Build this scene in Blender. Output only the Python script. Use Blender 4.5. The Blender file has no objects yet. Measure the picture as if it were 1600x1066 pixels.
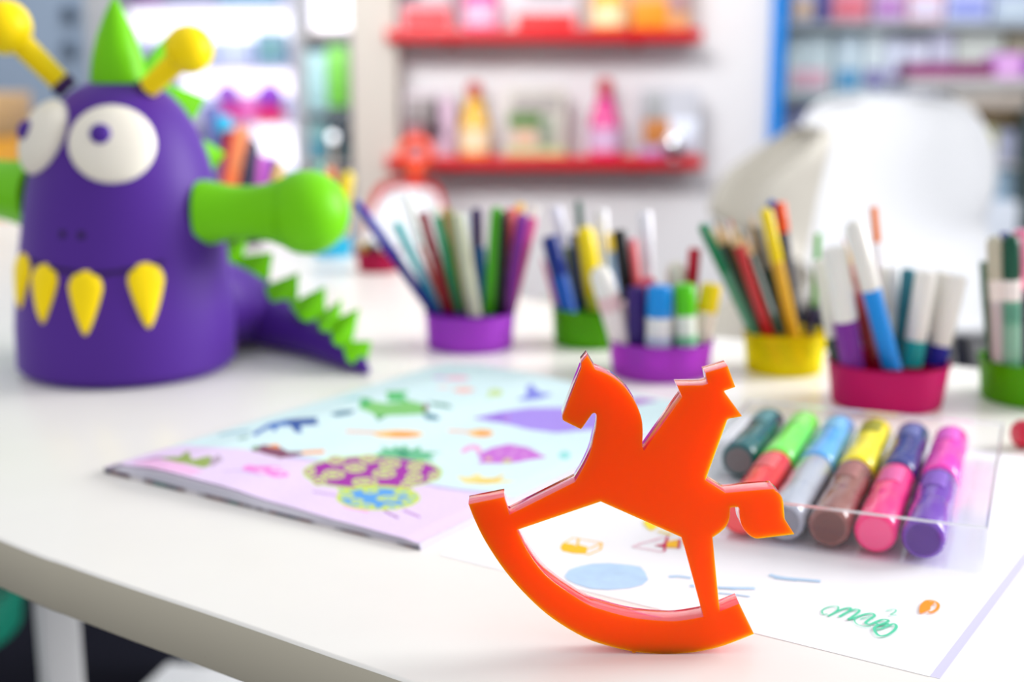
import bpy, bmesh, math, random
from mathutils import Vector, Matrix
random.seed(7)
C = bpy.context.scene.collection
sc = bpy.context.scene

# ---------------------------------------------------------------- camera, world, lights, exposure
T = 0.56                       # height of the children's table top
CAMZ = T + 0.205
FPX = 2026.0
PITCH = math.atan(413 / FPX)
cam_d = bpy.data.cameras.new('camera')
cam = bpy.data.objects.new('camera', cam_d); C.objects.link(cam)
cam.location = (0, 0, CAMZ)
cam.rotation_euler = (math.pi / 2 - PITCH, 0, 0)
cam_d.sensor_width = 36; cam_d.lens = FPX / 1600 * 36
cam_d.clip_start = 0.02
cam_d.dof.use_dof = True
cam_d.dof.focus_distance = 0.462
cam_d.dof.aperture_fstop = 5.4
sc.camera = cam
sc.cycles.transparent_max_bounces = 32
sc.view_settings.view_transform = 'Standard'
sc.view_settings.look = 'None'
sc.view_settings.gamma = 1
sc.view_settings.exposure = 0.31
sc.view_settings.use_curve_mapping = False

w = bpy.data.worlds.new('world'); sc.world = w; w.use_nodes = True
w.node_tree.nodes['Background'].inputs[0].default_value = (0.93, 0.95, 1.0, 1)
w.node_tree.nodes['Background'].inputs[1].default_value = 0.655

def area(name, loc, target, size, power, col=(1, 1, 1), spread=180):
    d = bpy.data.lights.new(name, 'AREA'); d.shape = 'RECTANGLE'
    d.size, d.size_y = size; d.energy = power; d.color = col; d.spread = math.radians(spread)
    o = bpy.data.objects.new(name, d); C.objects.link(o); o.location = loc
    o.rotation_euler = (Vector(target) - Vector(loc)).to_track_quat('-Z', 'Y').to_euler()
area('ceiling_light_back', (1.6, 2.0, 2.5), (0, 0.9, 0.6), (1.4, 1.0), 3, (1, 0.99, 0.97))
area('ceiling_light_over', (-0.2, 0.6, 2.6), (0.1, 0.8, 0.6), (1.6, 0.5), 2, (1, 0.98, 0.94))
area('ceiling_light_shop', (0.3, 2.5, 2.9), (0.4, 3.8, 0.9), (3.0, 0.6), 3, (1, 1, 1), 120)
area('added_wall_light', (-0.7, 0.6, 2.0), (-0.1, 3.6, 0.8), (1.2, 0.5), 13, (1, 1, 1), 80)  # unseen light added to brighten the display wall from the front
area('added_side_light', (2.1, 1.35, 1.35), (-0.3, 0.9, 0.65), (1.3, 1.2), 19, (1, 0.99, 1.0), 90)  # off-frame light added for the monster's right side, no window there

area('added_light_cabinet', (-1.0, 3.2, 2.6), (-0.9, 4.3, 0.95), (1.2, 0.5), 9, (1, 1, 1), 110)  # overhead light added to brighten the goods at the left
area('added_light_unit', (1.5, 3.1, 2.7), (1.5, 4.2, 0.95), (1.4, 0.5), 9, (1, 1, 1), 110)  # extra light from above, added because the right shelving was too dark

# ---------------------------------------------------------------- pixel helpers (1600x1066 frame of the photograph)
def ray(px, py):
    dx = (px - 800) / FPX; dy = -(py - 533) / FPX
    return Vector((dx, math.cos(PITCH) + dy * math.sin(PITCH), -math.sin(PITCH) + dy * math.cos(PITCH)))
CO = Vector((0, 0, CAMZ))
def P(px, py, z=T):
    d = ray(px, py); return CO + d * ((z - CAMZ) / d.z)
def at(px, py, Y):
    d = ray(px, py); return CO + d * (Y / d.y)
def proj(v):
    r = Vector(v) - CO
    zc = r.y * math.cos(PITCH) - r.z * math.sin(PITCH)
    yc = r.y * math.sin(PITCH) + r.z * math.cos(PITCH)
    return 800 + FPX * r.x / zc, 533 - FPX * yc / zc
def depth(v):
    r = Vector(v) - CO
    return r.y * math.cos(PITCH) - r.z * math.sin(PITCH)
def mpp(v): return depth(v) / FPX        # metres per pixel at a point

# ---------------------------------------------------------------- materials
def lin(c): c /= 255.0; return c / 12.92 if c <= 0.04045 else ((c + 0.055) / 1.055) ** 2.4
def rgb(c): return (lin(c[0]), lin(c[1]), lin(c[2]), 1)
_m = {}
def mat(c, rough=0.45, coat=0.0, sss=0.0, metal=0.0, noise=0.0, scale=60, emit=0.0, spec=0.3):
    coat *= 0.4
    key = ('m', tuple(c), rough, coat, sss, metal, noise, scale, emit, spec)
    if key in _m: return _m[key]
    m = bpy.data.materials.new('paint_%d_%d_%d' % tuple(c)); m.use_nodes = True
    nt = m.node_tree; b = nt.nodes['Principled BSDF']
    b.inputs['Base Color'].default_value = rgb(c)
    b.inputs['Roughness'].default_value = rough
    b.inputs['Metallic'].default_value = metal
    b.inputs['Specular IOR Level'].default_value = spec
    b.inputs['Coat Weight'].default_value = coat
    if sss:
        b.inputs['Subsurface Weight'].default_value = sss
        b.inputs['Subsurface Radius'].default_value = (1, 0.6, 0.4)
        b.inputs['Subsurface Scale'].default_value = 0.004
    if noise:
        tc = nt.nodes.new('ShaderNodeTexCoord')
        n = nt.nodes.new('ShaderNodeTexNoise'); n.inputs['Scale'].default_value = scale; n.inputs['Detail'].default_value = 4
        mx = nt.nodes.new('ShaderNodeMix'); mx.data_type = 'RGBA'
        mx.inputs[6].default_value = rgb([min(255, x * (1 - noise)) for x in c]); mx.inputs[7].default_value = rgb([min(255, x * (1 + noise * 0.5)) for x in c])
        nt.links.new(tc.outputs['Object'], n.inputs['Vector'])
        nt.links.new(n.outputs['Fac'], mx.inputs[0]); nt.links.new(mx.outputs[2], b.inputs['Base Color'])
    if emit:
        b.inputs['Emission Color'].default_value = rgb(c); b.inputs['Emission Strength'].default_value = emit
    _m[key] = m; return m
def clear(c=(255, 255, 255), op=0.12, rough=0.05):
    """thin clear plastic: mostly see-through, glossy at grazing angles"""
    key = ('c', tuple(c), op, rough)
    if key in _m: return _m[key]
    m = bpy.data.materials.new('clear_plastic'); m.use_nodes = True; nt = m.node_tree
    for n in list(nt.nodes): nt.nodes.remove(n)
    out = nt.nodes.new('ShaderNodeOutputMaterial')
    tr = nt.nodes.new('ShaderNodeBsdfTransparent'); tr.inputs[0].default_value = rgb(c)
    gl = nt.nodes.new('ShaderNodeBsdfGlossy'); gl.inputs['Color'].default_value = rgb(c); gl.inputs['Roughness'].default_value = rough
    lw = nt.nodes.new('ShaderNodeLayerWeight'); lw.inputs[0].default_value = 0.25
    mp = nt.nodes.new('ShaderNodeMapRange'); mp.inputs[3].default_value = op; mp.inputs[4].default_value = min(1, op + 0.22)
    mx = nt.nodes.new('ShaderNodeMixShader')
    nt.links.new(lw.outputs['Facing'], mp.inputs[0]); nt.links.new(mp.outputs[0], mx.inputs[0])
    nt.links.new(tr.outputs[0], mx.inputs[1]); nt.links.new(gl.outputs[0], mx.inputs[2]); nt.links.new(mx.outputs[0], out.inputs[0])
    _m[key] = m; return m
def tint(c, clearness=0.3):
    c = [min(255, x * 1.12 + 8) for x in c]; clearness = min(.5, clearness * 1.5)
    """tinted see-through plastic of the cups"""
    key = ('t', tuple(c), clearness)
    if key in _m: return _m[key]
    m = bpy.data.materials.new('tinted_plastic'); m.use_nodes = True; nt = m.node_tree
    b = nt.nodes['Principled BSDF']; out = nt.nodes['Material Output']
    b.inputs['Base Color'].default_value = rgb(c); b.inputs['Roughness'].default_value = 0.25
    tl = nt.nodes.new('ShaderNodeBsdfTranslucent'); tl.inputs[0].default_value = rgb(c)
    tr = nt.nodes.new('ShaderNodeBsdfTransparent'); tr.inputs[0].default_value = rgb([min(255, x * 1.15 + 15) for x in c])
    m1 = nt.nodes.new('ShaderNodeMixShader'); m1.inputs[0].default_value = 0.5
    m2 = nt.nodes.new('ShaderNodeMixShader'); m2.inputs[0].default_value = clearness
    b.inputs['Specular IOR Level'].default_value = 0.25
    nt.links.new(b.outputs[0], m1.inputs[1]); nt.links.new(tl.outputs[0], m1.inputs[2])
    nt.links.new(m1.outputs[0], m2.inputs[1]); nt.links.new(tr.outputs[0], m2.inputs[2]); nt.links.new(m2.outputs[0], out.inputs[0])
    _m[key] = m; return m
def acrylic(c, rough, radius, spec=0.5):
    m = bpy.data.materials.new('orange_acrylic'); m.use_nodes = True; nt = m.node_tree; b = nt.nodes['Principled BSDF']
    b.inputs['Base Color'].default_value = rgb(c); b.inputs['Roughness'].default_value = rough
    b.inputs['Subsurface Weight'].default_value = 1.0
    b.inputs['Subsurface Radius'].default_value = radius; b.inputs['Subsurface Scale'].default_value = 1.0
    b.inputs['Specular IOR Level'].default_value = spec
    if spec > .9: b.inputs['Coat Weight'].default_value = 0.9; b.inputs['Subsurface Weight'].default_value = 0.4; b.inputs['Coat Roughness'].default_value = 0.03
    return m

# ---------------------------------------------------------------- mesh helpers
class MB:
    """collects world-space geometry; build() links it as ONE mesh object"""
    def __init__(s): s.v = []; s.f = []; s.mi = []; s.cur = 0
    def add(s, vs, fs):
        o = len(s.v); s.v += [Vector(p) for p in vs]; s.f += [tuple(i + o for i in f) for f in fs]; s.mi += [s.cur] * len(fs)
        return s
    def box(s, lo, hi, M=None):
        x0, y0, z0 = lo; x1, y1, z1 = hi
        vs = [Vector(p) for p in ((x0, y0, z0), (x1, y0, z0), (x1, y1, z0), (x0, y1, z0), (x0, y0, z1), (x1, y0, z1), (x1, y1, z1), (x0, y1, z1))]
        if M: vs = [M @ p for p in vs]
        return s.add(vs, [(0, 3, 2, 1), (4, 5, 6, 7), (0, 1, 5, 4), (1, 2, 6, 5), (2, 3, 7, 6), (3, 0, 4, 7)])
    def rbox(s, lo, hi, r=0.004, M=None):
        """box with rounded vertical edges and softened rims"""
        x0, y0, z0 = lo; x1, y1, z1 = hi
        r = min(r, (x1 - x0) / 2.01, (y1 - y0) / 2.01, (z1 - z0) / 2.01)
        rings = []
        def ring(ins, z):
            o = []
            for cx, cy, a0 in ((x1 - r, y1 - r, 0), (x0 + r, y1 - r, 90), (x0 + r, y0 + r, 180), (x1 - r, y0 + r, 270)):
                for k in range(5):
                    a = math.radians(a0 + k * 22.5); o.append(Vector((cx + (r - ins) * math.cos(a), cy + (r - ins) * math.sin(a), z)))
            return o
        for ins, z in ((r * .999, z0), (r * .3, z0 + r * .1), (0, z0 + r * .7), (0, z1 - r * .7), (r * .3, z1 - r * .1), (r * .999, z1)): rings.append(ring(ins, z))
        return s.rings(rings, M=M)
    def rings(s, rings, cap=True, M=None):
        n = len(rings[0]); vs = [Vector(p) for r in rings for p in r]
        if M: vs = [M @ p for p in vs]
        fs = [(i * n + k, i * n + (k + 1) % n, (i + 1) * n + (k + 1) % n, (i + 1) * n + k) for i in range(len(rings) - 1) for k in range(n)]
        if cap: fs += [tuple(reversed(range(n))), tuple(range((len(rings) - 1) * n, len(rings) * n))]
        return s.add(vs, fs)
    def lathe(s, A, B, prof, n=24, squash=None):
        """prof: (distance from A along A->B, radius)"""
        A = Vector(A); ax = (Vector(B) - A).normalized()
        e = ax.orthogonal().normalized(); g = ax.cross(e)
        rs = []
        for t, r in prof:
            r = max(r, 1e-5)
            rs.append([A + ax * t + (e * math.cos(2 * math.pi * k / n) + g * math.sin(2 * math.pi * k / n)) * r for k in range(n)])
        return s.rings(rs)
    def tube(s, pts, rad, n=12, cap=True):
        pts = [Vector(p) for p in pts]; rs = []
        if not hasattr(rad, '__len__'): rad = [rad] * len(pts)
        prev = None
        for i, p in enumerate(pts):
            d = (pts[min(i + 1, len(pts) - 1)] - pts[max(i - 1, 0)]).normalized()
            if prev is None: e = d.orthogonal().normalized()
            else: e = (prev - d * prev.dot(d)).normalized()
            prev = e; g = d.cross(e)
            rs.append([p + (e * math.cos(2 * math.pi * k / n) + g * math.sin(2 * math.pi * k / n)) * rad[i] for k in range(n)])
        return s.rings(rs, cap)
    def ball(s, c, r, n=24, m=14, axes=None):
        c = Vector(c); r3 = r if hasattr(r, '__len__') else (r, r, r)
        X, Y, Z = axes if axes else (Vector((1, 0, 0)), Vector((0, 1, 0)), Vector((0, 0, 1)))
        rs = []
        for i in range(m + 1):
            a = -math.pi / 2 + math.pi * i / m; cr = max(math.cos(a), 1e-4)
            rs.append([c + X * r3[0] * cr * math.cos(2 * math.pi * k / n) + Y * r3[1] * cr * math.sin(2 * math.pi * k / n) + Z * r3[2] * math.sin(a) for k in range(n)])
        return s.rings(rs)
    def build(s, name, mats, parent=None, origin=None, smooth=True, angle=40):
        if not isinstance(mats, (list, tuple)): mats = [mats]
        if parent is not None:
            q = parent
            while q.parent: q = q.parent
            org = q.location.copy()
        else:
            if origin is None:
                xs = [p.x for p in s.v]; ys = [p.y for p in s.v]; zs = [p.z for p in s.v]
                origin = ((min(xs) + max(xs)) / 2, (min(ys) + max(ys)) / 2, min(zs))
            org = Vector(origin)
        me = bpy.data.meshes.new(name)
        me.from_pydata([p - org for p in s.v], [], s.f)
        for m in mats: me.materials.append(m)
        me.polygons.foreach_set('material_index', s.mi)
        me.update()
        bm = bmesh.new(); bm.from_mesh(me)
        bmesh.ops.recalc_face_normals(bm, faces=bm.faces); bm.to_mesh(me); bm.free()
        if smooth:
            me.polygons.foreach_set('use_smooth', [True] * len(me.polygons))
            me.set_sharp_from_angle(angle=math.radians(angle))
        o = bpy.data.objects.new(name, me); C.objects.link(o)
        if parent is not None: o.parent = parent
        else: o.location = org
        return o
def tag(o, label=None, cat=None, group=None, kind=None):
    if label: o['label'] = label
    if cat: o['category'] = cat
    if group: o['group'] = group
    if kind: o['kind'] = kind
    return o
def thing(name, loc, label, cat, group=None):
    o = bpy.data.objects.new(name, None); o.empty_display_size = 0.02; C.objects.link(o); o.location = loc
    return tag(o, label, cat, group)
def catmull(pts, k=6, closed=False):
    out = []; n = len(pts)
    for i in range(n if closed else n - 1):
        g = (lambda j: Vector(pts[j % n])) if closed else (lambda j: Vector(pts[max(0, min(n - 1, j))]))
        p0, p1, p2, p3 = g(i - 1), g(i), g(i + 1), g(i + 2)
        for j in range(k):
            t = j / k
            out.append(0.5 * ((2 * p1) + (p2 - p0) * t + (2 * p0 - 5 * p1 + 4 * p2 - p3) * t * t + (3 * p1 - p0 - 3 * p2 + p3) * t ** 3))
    if not closed: out.append(Vector(pts[-1]))
    return out
def inpoly(x, y, poly):
    c = False; j = len(poly) - 1
    for i in range(len(poly)):
        xi, yi = poly[i]; xj, yj = poly[j]
        if (yi > y) != (yj > y) and x < (xj - xi) * (y - yi) / (yj - yi) + xi: c = not c
        j = i
    return c

# ================================================================ THE SETTING
b = MB().box((-5, -1.5, -0.05), (5, 6, 0)); tag(b.build('floor', mat((30, 31, 42), 0.9, noise=0.15, scale=3, spec=.05), smooth=False), kind='structure')
b = MB().box((-5, 5.2, 0), (5, 5.3, 2.9)); tag(b.build('wall_back', mat((196, 200, 206), 0.7, noise=0.04, scale=2), smooth=False), kind='structure')

# white display wall with the red shelves: front face, return on its left with the warm grey tint of the light painted in as beige, blue edge on its right
YW = 3.45
p0 = at(622, 100, YW); p1 = at(1203, 100, YW)
tag(MB().box((p0.x, YW, 0), (p1.x, YW + 0.30, 2.6)).build('wall_display', mat((236, 234, 236), 0.6, noise=0.02, scale=2), smooth=False), kind='structure')
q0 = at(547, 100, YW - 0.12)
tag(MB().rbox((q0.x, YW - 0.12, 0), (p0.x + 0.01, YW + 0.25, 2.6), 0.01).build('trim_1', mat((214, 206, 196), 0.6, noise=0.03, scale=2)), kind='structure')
tag(MB().box((p1.x, YW - 0.02, 0), (p1.x + 0.035, YW + 0.28, 2.6)).build('trim_2', mat((20, 135, 225), 0.4), smooth=False), kind='structure')

# grey-blue partition at the far left
YL = 3.9
a0 = at(-400, 100, YL); a1 = at(140, 100, YL)
tag(MB().box((a0.x, YL, 0), (a1.x, YL + 0.08, 2.6)).build('wall_left', mat((134, 150, 170), 0.6, noise=0.08, scale=3), smooth=False), kind='structure')
a2 = at(190, 100, YL)
tag(MB().rbox((a1.x, YL - 0.03, 0), (a2.x, YL + 0.1, 2.6), 0.015).rbox((a1.x + 0.03, YL - 0.05, 0), (a1.x + 0.05, YL + 0.05, 2.6), 0.008).build('trim_3', mat((178, 180, 184), 0.5)), kind='structure')

# ================================================================ THE TABLE
top_px = [(0, 842), (100, 880), (200, 915), (300, 948), (400, 982), (520, 1024), (620, 1058)]
front = [P(*q).to_2d() for q in top_px]
d0 = (front[0] - front[1]).normalized(); d1 = (front[-1] - front[-3]).normalized()
outline = [(-0.60, 1.95), (-0.95, 1.72), (-1.02, 1.45)] 
outline += [tuple(front[0] + d0 * 0.55 + Vector((-0.0, 0.05))), tuple(front[0] + d0 * 0.25 + Vector((0, 0.012)))] + [tuple(p) for p in front]
outline += [tuple(front[-1] + d1 * k) for k in (0.1, 0.3, 0.5)]
outline += [(0.75, -0.08), (0.98, 0.05), (1.02, 0.22), (0.70, 0.62)]
far = [P(*q).to_2d() for q in ((1500, 572), (1115, 525), (827, 467), (640, 425))]
outline += [tuple(p) for p in far] + [(-0.38, 1.78)]
ol = [p for p in catmull([(x, y, 0) for x, y in outline], 5, True)]
tb = thing('play_table', (0.0, 0.9, 0), 'low white laminate play table with a curved front edge, holding all the pens and toys', 'table')
def ring_at(z, ins):
    n = len(ol); out = []
    for i, p in enumerate(ol):
        t = (ol[(i + 1) % n] - ol[i - 1]).normalized(); nn = Vector((t.y, -t.x, 0))   # outward for ccw
        q = p - nn * ins; out.append(Vector((q.x, q.y, z)))
    return out
area2 = sum(ol[i - 1].x * ol[i].y - ol[i].x * ol[i - 1].y for i in range(len(ol)))
sg = 1 if area2 > 0 else -1
TK = 0.0255
m_top = mat((247, 244, 237), 0.27, noise=0.02, scale=14, spec=0.4)
b = MB(); b.rings([ring_at(T - 0.0012, 0), ring_at(T - 0.0003, 0.0006 * sg), ring_at(T, 0.0016 * sg)]); b.build('table_top', m_top, tb, angle=60)
# edge band: beige laminate with tiny reddish scuffs
m_edge = bpy.data.materials.new('edge_band'); m_edge.use_nodes = True; nt = m_edge.node_tree; bs = nt.nodes['Principled BSDF']
bs.inputs['Roughness'].default_value = 0.45
tc = nt.nodes.new('ShaderNodeTexCoord'); mpn = nt.nodes.new('ShaderNodeMapping'); mpn.inputs['Scale'].default_value = (1, 1, 2.2)
nz = nt.nodes.new('ShaderNodeTexNoise'); nz.inputs['Scale'].default_value = 330; nz.inputs['Detail'].default_value = 2
nb = nt.nodes.new('ShaderNodeTexNoise'); nb.inputs['Scale'].default_value = 16
cr = nt.nodes.new('ShaderNodeValToRGB'); cr.color_ramp.elements[0].position = 0.70; cr.color_ramp.elements[1].position = 0.74
cr2 = nt.nodes.new('ShaderNodeValToRGB'); cr2.color_ramp.elements[0].position = 0.55; cr2.color_ramp.elements[1].position = 0.66
ml = nt.nodes.new('ShaderNodeMath'); ml.operation = 'MULTIPLY'
mx = nt.nodes.new('ShaderNodeMix'); mx.data_type = 'RGBA'; mx.inputs[6].default_value = rgb((222, 214, 192)); mx.inputs[7].default_value = rgb((170, 110, 95))
nt.links.new(tc.outputs['Object'], mpn.inputs[0]); nt.links.new(mpn.outputs[0], nz.inputs['Vector']); nt.links.new(tc.outputs['Object'], nb.inputs['Vector'])
nt.links.new(nz.outputs['Fac'], cr.inputs[0]); nt.links.new(nb.outputs['Fac'], cr2.inputs[0])
nt.links.new(cr.outputs[0], ml.inputs[0]); nt.links.new(cr2.outputs[0], ml.inputs[1])
nt.links.new(ml.outputs[0], mx.inputs[0]); nt.links.new(mx.outputs[2], bs.inputs['Base Color'])
b = MB(); b.rings([ring_at(T - TK, 0.0016 * sg), ring_at(T - TK + 0.0015, 0), ring_at(T - 0.0013, 0)]); tag(b.build('edge_band', m_edge, tb, angle=60), 'beige edge band with small reddish scuffs')
def leg(px, Y, wpx, rot):
    c = at(px, 900, Y); s = 0.5 * wpx * Y / FPX
    M = Matrix.Translation((c.x, c.y, 0)) @ Matrix.Rotation(math.radians(rot), 4, 'Z')
    MB().rbox((-s, -s, 0), (s, s, T - TK), 0.003, M).build('leg', mat((246, 246, 246), 0.4), tb)
leg(84, 0.98, 62, 32); leg(1500, 0.62, 60, 32); leg(830, 1.0, 60, 32); leg(330, 1.55, 70, 32)

# ================================================================ ROCKING HORSE (orange acrylic plate, upright, facing the camera)
YH = P(1042, 1023).y
S = [(929.3,579.3),(944,585),(959.3,593.3),(975.6,607.5),(987.6,624),(995,637.6),(1001,654),(1003.3,672),(1002.6,699)]
outer = [('L', [(917.8, 558.8)]), ('S', S), ('L', [(1006, 707.8), (1066.3, 622.2), (1059.2, 605), (1097.8, 604.5), (1107.6, 601.7), (1103.2, 584.8), (1136.5, 574.6), (1147.8, 605.8), (1130.8, 612), (1131.7, 616), (1157.9, 651.6), (1138.8, 655.2), (1135.5, 658), (1101.3, 752.3), (1133.5, 772.5)]),
 ('S', [(1140, 772), (1202.6, 766.8), (1210, 768.5), (1216, 773), (1221.3, 780), (1223.6, 792), (1225, 813)]), ('L', [(1239.8, 835.9)]),
 ('S', [(1183, 842.8), (1174, 839.3), (1165, 831), (1159, 820.6), (1156.8, 808.6), (1156.5, 798), (1153.8, 793.5)]),
 ('S', [(1142.5, 793.5), (1139.8, 797), (1139.5, 808.6), (1135, 822), (1126, 831.8), (1112.5, 841.3)]),
 ('L', [(1122, 940.5), (1124.4, 958), (1129, 956.3), (1154.5, 946)]),
 ('S', [(1176.9, 992), (1130, 1010), (1095, 1018.4), (1068.8, 1021.6), (1042.5, 1023), (1016, 1022), (993.2, 1019.6)]),
 ('L', [(992.6, 1021.6), (988.4, 1021)]),
 ('S', [(988, 1018.8), (955, 1011.4), (913.9, 997.5), (864, 967.7), (824.3, 932.8), (789.5, 893), (759.7, 848.3), (742.3, 813.5), (733.2, 790.2)]),
 ('L', [(787, 779.3), (795.4, 807), (899, 755.2)]),
 ('S', [(901.4, 751.3), (911, 735), (918.8, 719), (924, 705), (927.8, 689), (931, 675), (932.8, 662), (933, 651), (930.5, 647), (926.8, 646.6), (923.8, 648.8)]),
 ('S', [(909.5, 669.5), (907.3, 671), (904.5, 670), (883, 659.5), (880, 656.5), (879.5, 652.6)]),
 ('L', [(908.8, 577.5), (909.5, 569)])]
hole = [('L', [(806.7, 829.5), (938.7, 784.6), (1065.5, 840.8), (1071.4, 860), (1100.3, 965.9)]),
 ('S', [(1098.5, 966.4), (1065.3, 972), (1042.5, 972.9), (1007.5, 970.2), (981, 966), (946, 956.5), (913.9, 944.5), (864, 911), (839, 885.6), (819.4, 855.8)])]
def poly(segs, k=4):
    out = []
    for kind, pts in segs:
        w3 = [at(x, y, YH) for x, y in pts]
        out += catmull(w3, k) if kind == 'S' else w3
    return out
po, ph = poly(outer), poly(hole)
cu = bpy.data.curves.new('horse_outline', 'CURVE'); cu.dimensions = '2D'; cu.fill_mode = 'BOTH'
TH = 0.0098; BV = 0.00022
cu.extrude = TH / 2 - BV; cu.bevel_depth = BV; cu.bevel_resolution = 1
hx = P(1042, 1023).x
for pl in (po, ph):
    sp = cu.splines.new('POLY'); sp.points.add(len(pl) - 1); sp.use_cyclic_u = True
    for i, p in enumerate(pl): sp.points[i].co = (p.x - hx, p.z - T, 0, 1)
tmp = bpy.data.objects.new('tmp', cu); C.objects.link(tmp)
me = bpy.data.meshes.new_from_object(tmp.evaluated_get(bpy.context.evaluated_depsgraph_get()))
bpy.data.objects.remove(tmp)
me.transform(Matrix.Rotation(math.pi / 2, 4, 'X'))
me.transform(Matrix.Translation((0, TH / 2, -min(v.co.z for v in me.vertices) + 0.0001)))
me.materials.clear()
me.materials.append(acrylic((255, 82, 2), 0.6, (0.035, 0.0150, 0.0004), spec=.16))
me.materials.append(acrylic((252, 48, 48), 0.04, (0.010, 0.0015, 0.0010), spec=1.0))
for p in me.polygons: p.material_index = 0 if abs(p.normal.y) > 0.9 else 1; p.use_smooth = True
me.set_sharp_from_angle(angle=math.radians(25))
horse = bpy.data.objects.new('rocking_horse', me); C.objects.link(horse); horse.location = (hx, YH, T)
tag(horse, 'flat orange acrylic rocking horse with rider standing upright at the front of the table', 'rocking horse')

# ================================================================ DRAWN SHEET
SB = P(1452, 1058).to_2d(); SA = P(687, 868).to_2d()
su = (SA - SB).normalized(); sv = Vector((su.y, -su.x))
if sv.y < 0: sv = -sv
SW = (SA - SB).length
def flat(z, lo, hi, b=None):
    b = b or MB(); q = [SB + su * lo[0] + sv * lo[1], SB + su * hi[0] + sv * lo[1], SB + su * hi[0] + sv * hi[1], SB + su * lo[0] + sv * hi[1]]
    vs = [(p.x, p.y, z) for p in q] + [(p.x, p.y, z + 0.00007) for p in q]
    return b.add(vs, [(3, 2, 1, 0), (4, 5, 6, 7), (0, 1, 5, 4), (1, 2, 6, 5), (2, 3, 7, 6), (3, 0, 4, 7)])
paper_white = mat((244, 244, 246), 0.8, noise=0.01)
tag(flat(T + 0.00002, (-0.0035, 0.0004), (SW - 0.004, 0.292)).build('paper_sheet', mat((206, 203, 228), 0.7), smooth=False), 'blank white sheet lying directly on the table, under the sheet with drawings', 'paper')
b = flat(T + 0.00012, (0, 0), (SW, 0.297))
MS = [paper_white, mat((255, 196, 20), 0.6), mat((186, 217, 246), 0.7, noise=0.10, scale=120), mat((205, 30, 90), 0.6), mat((255, 230, 40), 0.6), mat((84, 206, 164), 0.6), mat((255, 150, 20), 0.6), mat((240, 200, 212), 0.7), mat((190, 180, 215), 0.6)]
ZD = [T + 0.00024]
def dz(): ZD[0] += 0.00002; return ZD[0]
def dpoly(pts, mi):
    z = dz(); b.cur = mi; vs = [P(x, y, z) for x, y in pts]
    b.add(vs, [tuple(range(len(vs)))]); b.cur = 0
def dline(pts, wpx, mi, smooth=True):
    pts = [P(x, y, T + 0.0008) for x, y in pts]
    if smooth and len(pts) > 2: pts = catmull(pts, 6)
    z = dz(); b.cur = mi; L = []; R = []
    for i, p in enumerate(pts):
        t = (pts[min(i + 1, len(pts) - 1)] - pts[max(i - 1, 0)]); t.z = 0
        if t.length < 1e-7: t = Vector((1, 0, 0))
        t.normalize(); n = Vector((-t.y, t.x, 0)) * (wpx * 0.62 * mpp(p))
        L.append(Vector((p.x + n.x, p.y + n.y, z + i * 3e-6))); R.append(Vector((p.x - n.x, p.y - n.y, z + i * 3e-6)))
    k = len(pts); b.add(L + R, [(i, i + 1, k + i + 1, k + i) for i in range(k - 1)]); b.cur = 0
# yellow open box
dpoly([(875, 855), (880, 848), (899, 851), (898, 853), (902, 854), (903, 851), (919, 855), (916, 866), (895, 865), (878, 861)], 1)
dline([(879, 849), (895, 838.5), (941, 847), (938, 857), (917, 866)], 3, 1, False); dline([(941, 847), (921, 856)], 3, 1, False); dline([(904, 840), (902, 853)], 3, 1, False)
# blue patch and strokes
dpoly([(882, 900), (890, 890), (905, 885), (925, 881), (950, 880), (985, 883), (1001, 886), (1008, 894), (1013, 906), (1004, 914), (985, 919), (950, 922), (922, 920), (900, 913), (886, 906)], 2)
for pl_, w_ in (([(1045, 900), (1060, 899), (1080, 902)], 5), ([(1078, 914), (1100, 915), (1125, 917), (1180, 918)], 6), ([(1122, 925), (1150, 928), (1172, 931)], 3), ([(1202, 897), (1225, 902), (1282, 907)], 6), ([(1210, 901), (1245, 905)], 6), ([(1120, 916), (1150, 919)], 5)): dline(pl_, w_ * 1.35, 2)
# kite like mark
dline([(988, 853), (1010, 846), (1038, 838)], 2.5, 7); dline([(988, 853), (1010, 857), (1038, 862)], 2.5, 7); dline([(996, 849), (1030, 842)], 2, 7)
dpoly([(1022, 852), (1036, 850), (1039, 845), (1041, 838), (1045, 838), (1044, 846), (1041, 853), (1040, 861), (1036, 862), (1037, 855)], 3)
dpoly([(1043, 846), (1060, 843), (1058, 856), (1041, 855.5)], 1); dpoly([(1060, 842.5), (1064.5, 843), (1062, 857), (1058, 857)], 3)
dpoly([(1004, 816), (1012, 826), (1018, 829), (1024, 826), (1035, 815), (1020, 805)], 4); dline([(1028, 829), (1050, 835)], 4, 4)
# green handwriting
def G_(pts): return [(1270 + x / 7.273, 920 + y / 7.273) for x, y in pts]
dline(G_([(170, 280), (120, 285), (105, 250), (150, 215), (230, 195), (290, 205), (270, 250), (175, 308)]), 2.2, 5)
dline(G_([(175, 308), (250, 270), (350, 225), (430, 215), (400, 260), (300, 318), (380, 270), (470, 235), (530, 245), (490, 290), (400, 350)]), 3.6, 5)
dline(G_([(400, 350), (500, 320), (600, 285), (680, 280), (700, 310), (640, 350), (600, 390), (650, 405), (720, 375), (800, 350), (870, 360)]), 3.8, 5)
dline(G_([(560, 300), (480, 340), (490, 390), (570, 425), (660, 432)]), 1.8, 5); dline(G_([(540, 345), (620, 320), (690, 320)]), 2, 5)
dline(G_([(870, 360), (800, 400), (720, 430), (700, 455), (770, 455), (860, 420), (920, 400), (950, 430), (920, 480), (850, 525), (780, 540), (730, 520), (700, 460), (740, 420), (850, 385)]), 3.8, 5)
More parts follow.
